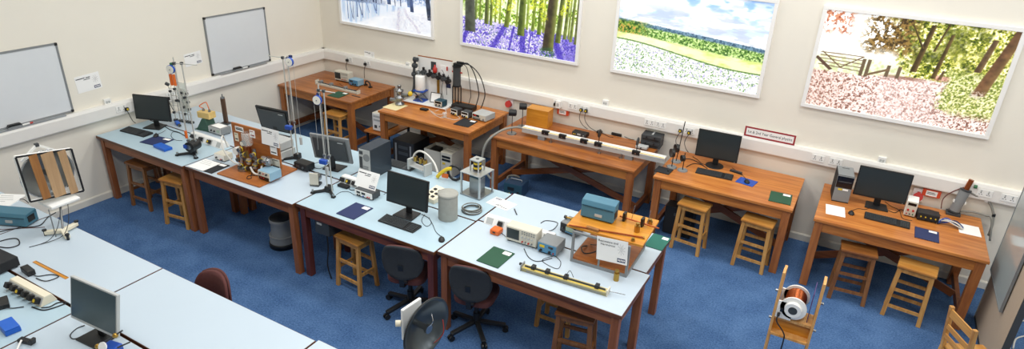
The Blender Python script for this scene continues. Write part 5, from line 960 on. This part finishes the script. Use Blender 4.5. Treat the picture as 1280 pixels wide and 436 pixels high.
for k, (q0, q1, lab) in enumerate((((561.5, 142.5), (573, 146), 'left of the twin white-faced panel meters on the vacuum table'), ((574.5, 146), (587, 149.5), 'right of the twin white-faced panel meters on the vacuum table'))):
    c, an, w_ = place(q0, q1, ZW, .12); inst('panel_meter', lab, 'meter', c, an, .135, .12, .10, 'dgrey', 'white', [('disp', 0, .075, .11, .03, 'black_gloss'), ('knob', -.035, .03, .013, 'black'), ('knob', .005, .03, .013, 'black'), ('knob', .042, .03, .010, 'yellow')])
c, an, w_ = place((588, 148), (608.5, 154), ZW, .24); inst('bench_multimeter', 'pale grey bench multimeter at the right of the vacuum table', 'meter', c, an, .25, .24, .10, 'lgrey', 'beige', [('disp', -.05, .072, .12, .028, 'black_gloss'), ('disp', -.07, .072, .05, .014, 'led'), ('keys', -.10, .04, 8, 2, 'dgrey'), ('knob', .09, .04, .015, 'grey')])
c, an, w_ = place((541, 132.5), (554, 135.5), ZW+.03, .14); inst('digital_meter', 'small dark blue meter on the white vacuum tray', 'meter', c, an, .15, .14, .10, 'teal_dark', 'beige', [('disp', 0, .075, .11, .03, 'black_gloss'), ('knob', -.03, .035, .012, 'dgrey'), ('knob', .03, .035, .012, 'dgrey')])
c, an, w_ = place((536, 127.5), (551, 130), ZW+.03, .02); t = thing('photo_frame', 'small black photo frame leaning on the white vacuum backboard', 'picture frame', c, an); q = MB(); q.M = Matrix.Rotation(-R(18), 4, 'X'); part('print', q.b2(-.08, .08, -.004, 0, .01, .15), 'paper', t)
for a, b, c_, d in ((-.09, .09, 0, .01), (-.09, .09, .15, .16), (-.09, -.08, .01, .15), (.08, .09, .01, .15)): q = MB(); q.M = Matrix.Rotation(-R(18), 4, 'X'); part('frame_bar', q.b2(a, b, -.007, .004, c_, d), 'black', t)
c, an, w_ = place((524, 137.5), (533, 139.5), ZW, .07); t = inst('hand_meter', 'small black handheld meter on the vacuum table', 'meter', c, an, .12, .075, .03, 'black', None, [], feet=False); part('screen', MB().b2(-.04, .01, -.025, .02, .03, .031), 'dgrey', t)
c = PZ(494, 131, ZW); t = thing('vacuum_valve', 'stack of steel valve fittings at the left end of the vacuum table', 'valve', (2.27, -.5, ZW), R(0)); c = PZ(497, 133, ZW); t.location = (c.x-.02, c.y+.08, ZW); t.scale = (1.25, 1.25, 1.3)
part('body', MB().lathe([(0, 0), (.055, 0), (.055, .02), (.03, .03), (.03, .07), (.055, .075), (.055, .10), (.035, .11), (.035, .16), (.05, .165), (.05, .185), (.02, .19), (.02, .23), (.028, .235), (.0, .25)], n=20), 'steel', t); part('side_port', MB().cyl((-.12, -.03, .055), (0, 0, .055), .022, n=12), 'steel', t); part('side_port', MB().cyl((0, 0, .13), (.11, .02, .13), .02, n=12), 'steel', t); part('yellow_ball', MB().ball((.15, .02, .16), .03, 8), 'yellow', t); part('port_tip', MB().cyl((.11, .02, .13), (.15, .02, .14), .012, n=8), 'dgrey', t)
for k, pts in enumerate(([(539, 139), (545, 143), (553, 143), (558, 139), (551, 137), (544, 139)], [(552, 146), (560, 148), (568, 150), (575, 148), (570, 144)], [(536, 136), (541, 142), (550, 147), (558, 147)])): cable(('white cable looping in front of the blue meter on the vacuum table', 'white cable beside the glass beaker on the vacuum table', 'third white cable crossing the vacuum table')[k], pts, ZW, .004, 'cable_white')
c = PZ(556, 147, ZW); t = thing('glass_beaker', 'small clear glass beaker in front of the panel meters', 'beaker', c); part('glass', MB().lathe([(0, .003), (.026, .003), (.03, .01), (.03, .07), (.034, .074), (.0305, .074), (.027, .012), (.0, .008)], n=20), 'acrylic_clear', t); part('rim', MB().torus((0, 0, .074), .032, .002, 20, 6), 'white', t)
# under the vacuum table
t = thing('low_bench', 'low wooden bench with black metal legs beside the vacuum table', 'bench', (1.99, -.70, 0)); part('top', MB().b2(-.24, .24, -.30, .28, .375, .40), 'table_top', t, .003)
for sx in (-1, 1):
    for sy in (-1, 1): part('leg', MB().b2(sx*.21-.015, sx*.21+.015, sy*.25-.015, sy*.25+.015, 0, .375), 'black', t)
    part('rail', MB().b2(sx*.21-.012, sx*.21+.012, -.235, .235, .06, .09), 'black', t)
inst('white_computer', 'white desktop computer standing on the low wooden bench', 'computer', (1.97, -.72, .40), R(0), .19, .42, .30, 'beige', 'white', [('disp', 0, .25, .14, .03, 'lgrey'), ('disp', 0, .19, .14, .03, 'lgrey'), ('knob', .05, .10, .01, 'grey'), ('disp', -.03, .08, .05, .05, 'dgrey')])
t = inst('black_rack', 'black metal rack unit on the floor below the vacuum table', 'rack', (2.55, -.83, 0), R(0), .40, .40, .40, 'black', 'black_soft', [('disp', -.14, .2, .03, .3, 'grey'), ('disp', .14, .2, .03, .3, 'grey'), ('disp', 0, .3, .18, .05, 'dgrey'), ('disp', 0, .2, .18, .05, 'dgrey')])
t = thing('open_crate', 'white open crate with dark contents under the vacuum table', 'crate', (3.03, -.79, 0), R(0))
for a, b, c_, d in ((-.15, .15, -.15, -.14), (-.15, .15, .14, .15), (-.15, -.14, -.14, .14), (.14, .15, -.14, .14)): part('side', MB().b2(a, b, c_, d, 0, .34), 'beige', t)
part('bottom', MB().b2(-.14, .14, -.14, .14, 0, .01), 'beige', t); part('contents', MB().b2(-.13, .0, -.13, .13, .01, .30).b2(.01, .12, -.1, .1, .01, .25), 'black', t)
inst('beige_computer', 'beige computer case with dark drive slots under the vacuum table', 'computer', (3.34, -.82, 0), R(0), .20, .40, .40, 'beige', 'beige', [('disp', 0, .33, .15, .035, 'black'), ('disp', 0, .28, .15, .035, 'black'), ('disp', -.04, .22, .05, .03, 'yellow'), ('knob', .05, .16, .012, 'grey'), ('vent', 3)])
# ------------------------------------------------------------------ optical rail table
a_, b_ = Vector((4.46, -.80, ZW)), Vector((6.475, -.735, ZW)); e = b_-a_; L = e.length; an = math.atan2(e.y, e.x)
t = thing('optical_rail', 'long white optical rail with yellow scale across the widest wooden table', 'optical rail', a_, an)
part('beam', MB().b2(0, L, .006, .105, .05, .112), 'lgrey', t, .003); part('top_plate', MB().b2(0, L, .0, .11, .112, .125), 'white', t); part('scale_strip', MB().b2(.01, L-.01, .004, .024, .125, .1262), 'yellow', t); part('groove', MB().b2(.005, L-.005, .055, .062, .125, .1265), 'lgrey', t)
for x in (.45, 1.15, 1.45): part('adjuster', MB().cyl((x, .0, 0), (x, .0, .06), .014, n=10).cyl((x, .0, 0), (x, 0, .012), .024, n=12), 'steel', t)
part('rail_foot', MB().b2(.25, .35, -.0, .085, 0, .05), 'grey', t); part('rail_foot', MB().b2(1.5, 1.6, 0, .085, 0, .05), 'grey', t)
for k, u in enumerate((679, 700.8, 728, 746, 794)):
    x = (PZ(u, 167+.21*(u-679), ZW+.125)-a_).dot(e.normalized()); o = part('carriage', MB().b2(x-.05, x+.05, -.006, .04, .09, .145), 'black', t, .003); part('carriage_screw', MB().cyl((x, -.006, .115), (x, -.02, .115), .009, n=10), 'chrome', o)
    if k >= 3: part('lens_post', MB().cyl((x, .03, .145), (x, .03, .24), .006, n=8), 'black', o); q = MB(); part('lens_holder', q.cyl((x-.006, .03, .265), (x+.006, .03, .265), .055, n=20), 'black' if k == 3 else 'dgrey', o)
part('grey_hose', MB().tube([(.0, .04, .09), (-.10, .02, .10), (-.24, -.13, .07), (-.36, -.30, -.05), (-.41, -.36, -.25), (-.38, -.36, -.46), (-.28, -.34, -.60)], .017, 10), 'cable_grey', t)
c, an, _ = place((658, 155.2), (684.5, 160.5), ZW, .17); t = thing('plywood_box', 'orange-brown plywood box on the optical rail table', 'box', c, an); w_ = _; d = .2; h = .255
part('front_panel', MB().b2(-w_/2, w_/2, -d/2, -d/2+.01, 0, h-.01), 'boxwood', t); part('back_panel', MB().b2(-w_/2, w_/2, d/2-.01, d/2, 0, h-.01), 'boxwood', t); part('side_panel', MB().b2(-w_/2, -w_/2+.01, -d/2+.01, d/2-.01, 0, h-.01), 'boxwood', t); part('side_panel', MB().b2(w_/2-.01, w_/2, -d/2+.01, d/2-.01, 0, h-.01), 'boxwood', t); part('lid', MB().b2(-w_/2-.002, w_/2+.002, -d/2-.002, d/2+.002, h-.01, h), 'boxwood', t)
def lamp(label, base, head, z):
    c = PZ(*base, z); t = thing('lamp_stand', label, 'lamp', c, 0, 'small black lamps on rods'); zs = z+.0
    # height where the upright reaches the head row in the photo
    hz = .2
    for k in range(60):
        p = Vector((c.x, c.y, z+.05+k*.01)); dv = p-CAM; vv = 218-FPX*dv.dot(UP)/dv.dot(FW)
        if vv <= head: hz = .05+k*.01; break
    part('base', MB().cyl((0, 0, 0), (0, 0, .014), .07, .066, 24), 'steel', t); part('rod', MB().cyl((0, 0, .014), (0, 0, hz+.04), .006, n=8), 'dgrey', t); hd = part('head', MB().cyl((-.045, -.02, hz), (.045, .02, hz), .048, n=20), 'black', t, .006); part('lens', MB().cyl((.045, .02, hz), (.052, .023, hz), .036, n=18), 'dgrey', hd); part('clamp', MB().box((0, 0, hz+.03), (.025, .025, .03)), 'black', t)
    return t
lamp('black lamp on rod with round base at the left of the optical rail table', (639.6, 167), 141, ZW); lamp('black lamp on rod standing before the plywood box', (652.5, 158.5), 133, ZW)
c, an, w_ = place((709, 171), (731, 176.5), ZW, .11); inst('control_box', 'black control box with yellow sockets behind the optical rail', 'instrument', c+Vector((0, .09, 0)), an, .22, .11, .065, 'black', 'dgrey', [('sock', -.08, .035, 'yellow'), ('sock', -.055, .035, 'yellow'), ('disp', 0, .04, .05, .025, 'lgrey'), ('sock', .07, .035, 'lgrey')])
for k, (q0, q1, w0, lab) in enumerate((((762, 168), (778, 171.5), .15, 'long black power adapter near the wall on the optical rail table'), ((744, 166), (752, 168), .07, 'small black adapter between the plugs and the optical rail'))):
    c, an, w_ = place(q0, q1, ZW, .06); t = thing('power_adapter', lab, 'adapter', c, an); part('body', MB().b2(-w0/2, w0/2, -.03, .03, 0, .035), 'black', t, .006); part('lead', MB().tube([(w0/2, 0, .015), (w0/2+.06, -.01, .005), (w0/2+.14, -.05, .005), (w0/2+.2, -.04, .005)], .004), 'cable', t)
P0 = PZ(799, 182.5, ZW); t = thing('metal_instrument', 'dark grey two-tier metal instrument at the right of the optical rail table', 'instrument', P0+Vector((.135, .17, 0)), R(3)); 
for k in range(2):
    o = part('tier_case', MB().b2(-.135, .135, -.16, .16, .01+k*.085, .09+k*.085), 'dgrey', t, .004); part('front_slot', MB().b2(-.11, .11, -.163, -.16, .025+k*.085, .045+k*.085), 'black', o); part('front_knob', MB().cyl((-.06, -.16, .068+k*.085), (-.06, -.175, .068+k*.085), .011, n=10), 'black', o); part('front_knob', MB().cyl((.05, -.16, .068+k*.085), (.05, -.175, .068+k*.085), .011, n=10), 'black', o)
part('top_strip', MB().b2(-.012, .012, -.1, .12, .175, .178), 'lgrey', t)
for sx in (-1, 1): part('foot', MB().b2(sx*.085-.012, sx*.085+.012, -.13, .13, 0, .01), 'black', t)
c, an, w_ = place((789, 188), (807, 192), ZW, .10); inst('meter_box', 'small pale box between the optical rail and grey instrument', 'instrument', c+Vector((.0, .09, 0)), an, .16, .10, .05, 'lgrey', 'lgrey', [('knob', .0, .028, .010, 'dgrey')])
c, an, w_ = place((630, 246.5), (652, 249), 0, .22); t = inst('power_supply', 'blue metal power supply on the floor below the optical rail table', 'power supply', c+Vector((0, .05, 0)), R(5), .28, .24, .20, 'psu_dark', 'teal_dark', [('handle', 'lgrey'), ('sock', -.05, .05, 'yellow'), ('sock', .0, .05, 'red'), ('knob', .08, .08, .018, 'black'), ('disp', -.03, .12, .10, .05, 'black')])
t = thing('hose_coil', 'loops of grey hose beside the blue floor power supply', 'hose', (4.29, -.70, 0)); [part('loop', MB().torus((.004*k, .004*k, .018+k*.034), .095-.003*k, .016, 24, 8), 'cable_grey', t) for k in range(4)]
# ------------------------------------------------------------------ table with the blue mouse mat
def lens_stand(label, u, v, h, hz, tilt=0, hm='black', rod=.3, r=.055):
    c = PZ(u, v, ZW); t = thing('lens_stand', label, 'lens stand', c, 0, 'lens stands on round bases'); part('base', MB().cyl((0, 0, 0), (0, 0, .014), .065, .06, 24), 'grey', t); part('rod', MB().cyl((0, 0, .014), (rod*math.sin(tilt), 0, h), .006, n=8), 'black', t)
    o = part('holder', MB().cyl((-.03, -.03, hz), (.0, -.005, hz), r, n=20), hm, t); part('holder_clamp', MB().box((0, 0, hz), (.024, .024, .04)), 'black', o)
lens_stand('front lens stand with black round holder beside the optical rail end', 839.5, 209, .26, .20); lens_stand('rear lens stand with very tall black rod near the wall', 845, 202, .56, .19, .12); lens_stand('lens stand with the smallest holder, nearest the keyboard', 853, 213, .24, .17, r=.04)
c, an, w_, d = quad([(817.5, 214), (836, 219), (841.5, 212.5), (823, 208)], ZW); t = thing('black_plate', 'flat black plate beside the lens stands', 'plate', c, an); part('plate', MB().b2(-w_/2, w_/2, -d/2, d/2, 0, .012), 'black_soft', t, .003); part('grip', MB().cyl((w_*.3, 0, .012), (w_*.3, 0, .022), .012, n=10), 'black', t)
c = PZ(920, 216, ZW); t = thing('stapler', 'small black stapler-like clip behind the blue mouse mat', 'stapler', c, R(-12)); part('lower_arm', MB().b2(-.08, .08, -.015, .015, 0, .012), 'black', t, .003); part('upper_arm', MB().prism([(-.08, .012), (.075, .02), (.075, .034), (-.08, .026)], -.014, .014), 'dgrey', t, .003)
cable('tangle of black cable behind the lens stands', [(850, 200), (862, 199), (874, 204), (884, 211), (876, 206), (866, 205), (858, 209)], ZW, .005); cable('black monitor cable on the mouse mat table', [(866, 196), (872, 200), (878, 205), (886, 206)], ZW, .004)
c = PZ(840, 268, 0); inst('black_computer', 'black computer box on the floor under the mouse mat table', 'computer', (6.78, -.725, 0), R(0), .36, .19, .40, 'black', 'black_soft', [('disp', 0, .3, .12, .04, 'dgrey')])
# ------------------------------------------------------------------ rightmost table
P0 = PZ(1039, 250.6, ZW); P1 = PZ(1059.7, 254.5, ZW); e = P1-P0; an = math.atan2(e.y, e.x); w_ = e.length; d = .30; h = .33
t = thing('desktop_computer', 'black upright desktop computer left of the rightmost monitor', 'computer', (P0+P1)/2+Vector((-math.sin(an), math.cos(an), 0))*d/2, an); part('case', MB().b2(-w_/2, w_/2, -d/2+.006, d/2, 0, h), 'black_soft', t, .004); part('front_panel', MB().b2(-w_/2, w_/2, -d/2, -d/2+.008, .0, h-.002), 'grey', t, .003); part('top_panel', MB().b2(-w_/2+.004, w_/2-.004, -d/2+.01, d/2-.004, h, h+.003), 'grey', t); part('gloss_band', MB().b2(-w_/2+.003, w_/2-.003, -d/2-.002, -d/2, .18, h-.012), 'black_gloss', t); part('drive_slot', MB().b2(-w_/2+.02, w_/2-.02, -d/2-.004, -d/2-.002, .25, .262), 'dgrey', t); part('yellow_label', MB().b2(-w_*.3, -w_*.05, -d/2-.003, -d/2, .15, .17), 'yellow', t); part('white_label', MB().b2(-w_*.02, w_*.3, -d/2-.003, -d/2, .15, .17), 'paper', t); part('foot_strip', MB().b2(-w_/2, w_/2, -d/2-.002, -d/2, .0, .012), 'black', t)
part('top_slot', MB().b2(-w_*.2, w_*.25, d*.28, d*.32, h+.003, h+.005), 'black', t)
P0, P1 = PZ(1129.4, 269.5, ZW), PZ(1141.5, 272.5, ZW); e = P1-P0; an = math.atan2(e.y, e.x); c = (P0+P1)/2+Vector((-math.sin(an), math.cos(an), 0))*.09; inst('power_supply', 'tall white bench power supply right of the rightmost monitor', 'power supply', c, an, .11, .18, .19, 'white', 'beige', [('disp', 0, .155, .08, .03, 'black_gloss'), ('knob', -.025, .085, .012, 'red'), ('knob', .025, .085, .012, 'red'), ('sock', -.03, .04, 'red'), ('sock', 0, .04, 'black'), ('sock', .03, .04, 'green')])
P0, P1 = PZ(1147, 275.5, ZW), PZ(1170, 280.5, ZW); e = P1-P0; an = math.atan2(e.y, e.x); c = (P0+P1)/2+Vector((-math.sin(an), math.cos(an), 0))*.08; inst('control_box', 'black box with yellow terminals right of the white power supply', 'instrument', c, an, .21, .14, .095, 'black', 'black_soft', [('sock', -.07, .055, 'yellow'), ('sock', -.025, .055, 'yellow'), ('sock', .025, .055, 'yellow'), ('sock', .07, .055, 'yellow')])
c = PZ(1187, 282.5, ZW); t = thing('lead_bundle', 'bundle of blue and white leads in front of the grey tube', 'cable', c, R(-5)); random.seed(3)
for k in range(9):
    x = -.10+k*.022; part('lead', MB().tube([(-.12, random.uniform(-.04, .04), .008), (-.06+random.uniform(-.03, .03), random.uniform(-.05, .05), .03+.012*(k % 4)), (.04, random.uniform(-.05, .05), .03+.012*((k+2) % 4)), (.12, random.uniform(-.04, .04), .012)], .007), ('blue', 'cable_white', 'navy')[k % 3], t)
B0 = PZ(1191, 270, ZW); t = thing('tilted_tube', 'grey leaning tube with copper top on the rightmost table', 'apparatus', (B0.x, B0.y+.05, ZW), R(0)); ax = Vector((.05, .02, .335)); bs = Vector((0, 0, .035))
part('tube_body', MB().cyl(bs, bs+ax*.85, .052, n=22), 'grey', t); part('end_ring', MB().cyl(bs, bs+ax*.05, .057, n=22), 'dgrey', t); part('end_ring', MB().cyl(bs+ax*.80, bs+ax*.85, .057, n=22), 'dgrey', t); part('copper_top', MB().cyl(bs+ax*.85, bs+ax*1.2, .026, n=16), 'copper', t); part('foot', MB().b2(-.07, .07, -.05, .06, 0, .03), 'dgrey', t, .004); part('green_knob', MB().cyl(bs+ax+Vector((.05, 0, 0)), bs+ax+Vector((.08, 0, 0)), .02, n=12), 'green', t)
for dx in (-.055, .055): part('clip', MB().box(bs+ax*.4+Vector((dx, -.02, 0)), (.014, .02, .03)), 'white', t)
part('hose', MB().tube([bs+ax*.75+Vector((.05, .02, 0)), (.16, .04, .26), (.28, .06, .22), (.36, .05, .10), (.385, .03, -.02), (.39, .02, -.16)], .013, 8), 'cable_grey', t); part('hose', MB().tube([(.06, .02, .05), (.18, .05, .06), (.30, .06, .05), (.36, .02, .04), (.41, -.02, -.2)], .011, 8), 'cable_grey', t); part('pink_lead', MB().tube([bs+ax*.9+Vector((-.03, 0, 0)), (-.08, .03, .24), (-.13, .04, .14), (-.12, .02, .03)], .006), 'pinkbrown', t)
for k, (x, y, z) in enumerate(((.17, .045, .255), (.26, .06, .225), (.37, .045, .08))): part('hose_clip', MB().box((x, y, z), (.03, .03, .03)), 'white' if k < 2 else 'black', t)
cable('black cables between monitor and white power supply', [(1100, 258), (1110, 263), (1119, 266), (1126, 262), (1134, 266)], ZW, .004); cable('dark cable crossing behind the rightmost keyboard', [(1106, 252), (1114, 258), (1124, 263), (1128, 273), (1140, 276)], ZW, .003); cable('brown cable behind the box with yellow terminals', [(1150, 262), (1160, 262), (1170, 265), (1176, 270)], ZW, .004, 'pinkbrown')
cable('white cable loops on the floor behind the partition', [(1262, 436), (1262, 412), (1272, 402), (1284, 404), (1284, 418), (1270, 424), (1266, 436)], 0, .008, 'cable_white')
# ------------------------------------------------------------------ nearest island
c, an, w_ = place((-10, 284), (37, 285), ZB, .16); an = R(24); c = PZ(18, 280, ZB); teal('teal instrument case on the nearest bench at the left edge', c+Vector((-.02, .02, 0)), an, .36, .16, .14)
FX = 2.13; TL, TR, BR, BL = [PX(u, v, FX) for u, v in ((18.3, 196), (88, 185.7), (103.5, 238), (36.7, 251.7))]
b = PZ(80, 292, ZB); t = thing('slatted_frame', 'square black and white frame with three wooden slats before a steel dish', 'apparatus', (b.x, b.y, ZB)); o_ = Vector((b.x, b.y, ZB)); TL, TR, BR, BL = TL-o_, TR-o_, BR-o_, BL-o_; ex = Vector((1, 0, 0))
for a, c_ in ((TL, TR), (BL, BR)): part('frame_bar', MB().beam(a, c_, .03, .016, (c_-a).cross(ex)), 'white', t); 
for a, c_ in ((TL, BL), (TR, BR)): part('frame_bar', MB().beam(a, c_, .03, .016, (c_-a).cross(ex)), 'white', t)
for a, c_ in ((TL, TR), (BL, BR), (TL, BL), (TR, BR)): part('frame_trim', MB().beam(a+ex*.016, c_+ex*.016, .006, .016, (c_-a).cross(ex)), 'black', t)
for k, (f0, m_) in enumerate(((.30, 'slat_dark'), (.55, 'slat_light'), (.82, 'slat_light'))): wd = (.10, .15, .10)[k]; part('slat', MB().beam(TL.lerp(TR, f0-.02)+ex*.02, BL.lerp(BR, f0)+ex*.02, .006, wd*(TR-TL).length*1.5, (TR-TL)), m_, t)
ce = (TL+TR+BL+BR)/4; q = MB(); q.M = Matrix.Translation(ce+Vector((-.16, .0, .0))) @ Matrix.Rotation(R(90), 4, 'Y'); Rr = .225
part('steel_dish', q.lathe([(Rr*math.sin(a), .12*(1-math.cos(a*1.0))*1.0) for a in [k*math.pi/2/10 for k in range(11)]]+[(Rr-.004, .124)]+[((Rr-.006)*math.sin(a), .008+.12*(1-math.cos(a))) for a in [math.pi/2-k*math.pi/2/10 for k in range(11)]], n=32), 'dishgrey', t)
part('dish_rim', MB().torus(ce+Vector((-.04, 0, 0)), Rr, .006, 32, 6, 'X'), 'chrome', t); part('dish_feed', MB().cyl(ce+Vector((-.12, 0, 0)), ce+Vector((-.03, 0, 0)), .02, n=12), 'steel', t)
ap = ce+Vector((-.10, 0, .27)); 
for s_ in (-1, 1): part('apex_arm', MB().beam(ap, ce+Vector((-.10, .15*s_, .16)), .02, .02), 'white', t)
part('apex_block', MB().box(ap, (.03, .03, .03)), 'dgrey', t)
pz_ = min(BL.z, BR.z)-.045; cx = ce.x-.06
part('white_platform', MB().b2(cx-.10, cx+.14, -.10+ce.y, .16+ce.y, pz_, pz_+.03), 'white', t, .01); part('post', MB().cyl((cx+.02, ce.y+.03, pz_), (0, 0, .03), .010, n=10), 'steel', t); part('thin_rod', MB().cyl((cx+.1, ce.y-.11, pz_), (cx+.14, ce.y-.13, 0), .005, n=8), 'steel', t)
for k in range(3):
    a = R(-15+120*k); e = Vector((math.cos(a), math.sin(a), 0))*.15; f_ = part('foot_arm', MB().beam((0, 0, .035), e+Vector((0, 0, .03)), .045, .035), 'cream', t, .006); part('foot_screw', MB().cyl(e+Vector((0, 0, 0)), e+Vector((0, 0, .05)), .012, n=8).cyl(e+Vector((0, 0, .05)), e+Vector((0, 0, .062)), .02, n=10), 'black', f_)
part('wire', MB().tube([(cx+.1, ce.y, pz_), (.06, -.06, .12), (.05, -.16, .02), (.0, -.3, .004)], .003), 'cable', t); part('wire', MB().tube([(cx+.1, ce.y+.06, pz_), (.08, .03, .14), (.09, -.06, .03), (.03, -.22, .004)], .003), 'cable', t)
cable('black cable from the teal case past the slatted frame', [(0, 290), (14, 287), (30, 285), (50, 282), (60, 272), (70, 266)], ZB, .005); cable('long black cable looping at the left frame edge', [(0, 302), (12, 299), (22, 299), (24, 306), (12, 310), (0, 309)], ZB, .005); cable('dark red lead beside the teal case', [(0, 287), (16, 286), (40, 285), (56, 284)], ZB, .003, 'pinkbrown')
cable('black cable along the papers on the nearest bench', [(4, 257), (16, 252), (28, 249), (36, 254)], ZB, .004)
a_, b_ = PZ(43, 327, ZB), PZ(84, 348, ZB); e = b_-a_; t = thing('wooden_ruler', 'wooden ruler on the nearest bench pointing at the monitor', 'ruler', a_, math.atan2(e.y, e.x)); part('stick', MB().b2(0, e.length, -.014, .014, 0, .006), 'boxwood', t); part('markings', MB().b2(.01, e.length-.01, .008, .012, .006, .0066), 'ink', t)
c = PZ(3, 350, ZB); t = inst('black_instrument', 'black instrument box at the left frame edge beside the socket strip', 'instrument', c+Vector((-.26, .06, 0)), R(3), .34, .24, .10, 'black_soft', 'dgrey', [('knob', .1, .05, .014, 'grey'), ('disp', -.05, .06, .12, .04, 'black')])
c = PZ(4, 381, ZB); t = thing('power_adapter', 'black power adapter above the blue box at the left edge', 'adapter', c, R(-20)); part('body', MB().b2(-.07, .07, -.04, .04, 0, .04), 'black', t, .006); part('lead', MB().tube([(.07, 0, .02), (.1, .05, .006), (.13, .12, .006)], .004), 'cable', t)
c = PZ(36, 341, ZB); t = thing('power_adapter', 'black power adapter behind the cream socket strip', 'adapter', c, R(-5)); part('body', MB().b2(-.07, .07, -.03, .03, 0, .05), 'black', t, .006); part('lead', MB().tube([(.07, 0, .02), (.12, .02, .006), (.18, .10, .006), (.26, .12, .006), (.25, .03, .006), (.14, .0, .006)], .004), 'cable', t)
c, an, w_, d = quad([(-2, 410), (10, 423), (28, 413), (14, 399)], ZB); t = thing('blue_box', 'blue plastic box at the left edge on the nearest bench', 'box', c, R(-8)); part('body', MB().b2(-.085, .085, -.05, .05, 0, .04), 'bright_blue', t, .006); part('lid', MB().b2(-.083, .083, -.048, .048, .0405, .05), 'bright_blue', t, .004)
cable('black cables running from the socket strip to the monitor', [(52, 385), (62, 384), (72, 379), (82, 378), (88, 381)], ZB, .005); cable('second black cable beside the socket strip', [(40, 384), (54, 388), (68, 385), (84, 379)], ZB, .005)
cable('black loop of cord in front of the nearest monitor', [(106, 407), (96, 411), (88, 419), (92, 424), (104, 420), (113, 415)], ZB, .004)
c = PZ(141, 441, ZB); t = thing('clamp_rig', 'blue clamp with brass joints and dark rods below the nearest monitor', 'clamp', c, R(10)); part('blue_block', MB().b2(-.06, .06, -.04, .05, 0, .07), 'blue', t, .012); part('rod', MB().cyl((-.10, -.03, .05), (.10, .04, .20), .006, n=8), 'dgrey', t); part('rod', MB().cyl((.05, .0, .06), (.12, .06, .09), .006, n=8), 'dgrey', t); part('brass_joint', MB().ball((.045, .02, .155), .02, 8), 'brass', t); part('brass_joint', MB().ball((-.09, -.03, .055), .02, 8), 'brass', t); part('white_wheel', MB().cyl((-.02, -.04, .08), (-.02, -.05, .085), .035, n=18), 'white', t)
c = PZ(34, 428, ZB); t = thing('black_clamp', 'black clamp with white rod at the bottom left corner', 'clamp', c, R(15)); part('jaw', MB().prism([(-.07, 0), (.06, 0), (.075, .05), (.05, .05), (.03, .025), (-.06, .03)], -.02, .02), 'black', t, .004); part('rod', MB().cyl((-.02, -.02, .03), (.05, -.12, .03), .007, n=8), 'white', t)
# black dish at the bottom edge
c = PY(528, 406, -5.74); t = thing('black_dish', 'black parabolic dish with central feed standing at the bottom edge', 'dish', (c.x-.06, -5.74, ZB), R(-6)); hz = c.z-ZB; Rr = .19
q = MB(); q.M = Matrix.Translation((0, 0, hz)) @ Matrix.Rotation(R(90), 4, 'Y'); part('dish', q.lathe([(Rr*k/12, .10*(k/12)**2) for k in range(13)]+[(Rr-.003, .106)]+[((Rr-.006)*k/12, .006+.10*(k/12)**2) for k in range(12, -1, -1)], n=40), 'dishblack', t)
part('rim', MB().torus((.10, 0, hz), Rr, .005, 40, 6, 'X'), 'black', t); part('feed', MB().cyl((.0, 0, hz), (.10, 0, hz), .02, .016, 14).cyl((.10, 0, hz), (.12, 0, hz), .028, n=14), 'steel', t); part('feed_wire', MB().tube([(.11, 0, hz+.01), (.14, .01, hz+.06), (.12, .02, hz+.10)], .003), 'chrome', t)
part('back_plate', MB().b2(-.032, -.012, -.08, .08, hz-.10, hz+.12), 'white', t, .006); part('back_knob', MB().cyl((-.032, -.08, hz+.02), (-.055, -.10, hz+.02), .02, n=10), 'cream', t); part('post', MB().cyl((-.04, 0, .02), (-.04, 0, hz-.1), .012, n=10), 'steel', t); part('red_wire', MB().tube([(.10, .06, hz-.15), (.14, .10, hz-.08), (.12, .12, hz+.0)], .003), 'cable_red', t)
for k in range(3): a = R(20+120*k); part('foot_arm', MB().beam((-.04, 0, .03), (-.04+.14*math.cos(a), .14*math.sin(a), .02), .04, .03), 'cream', t, .004)
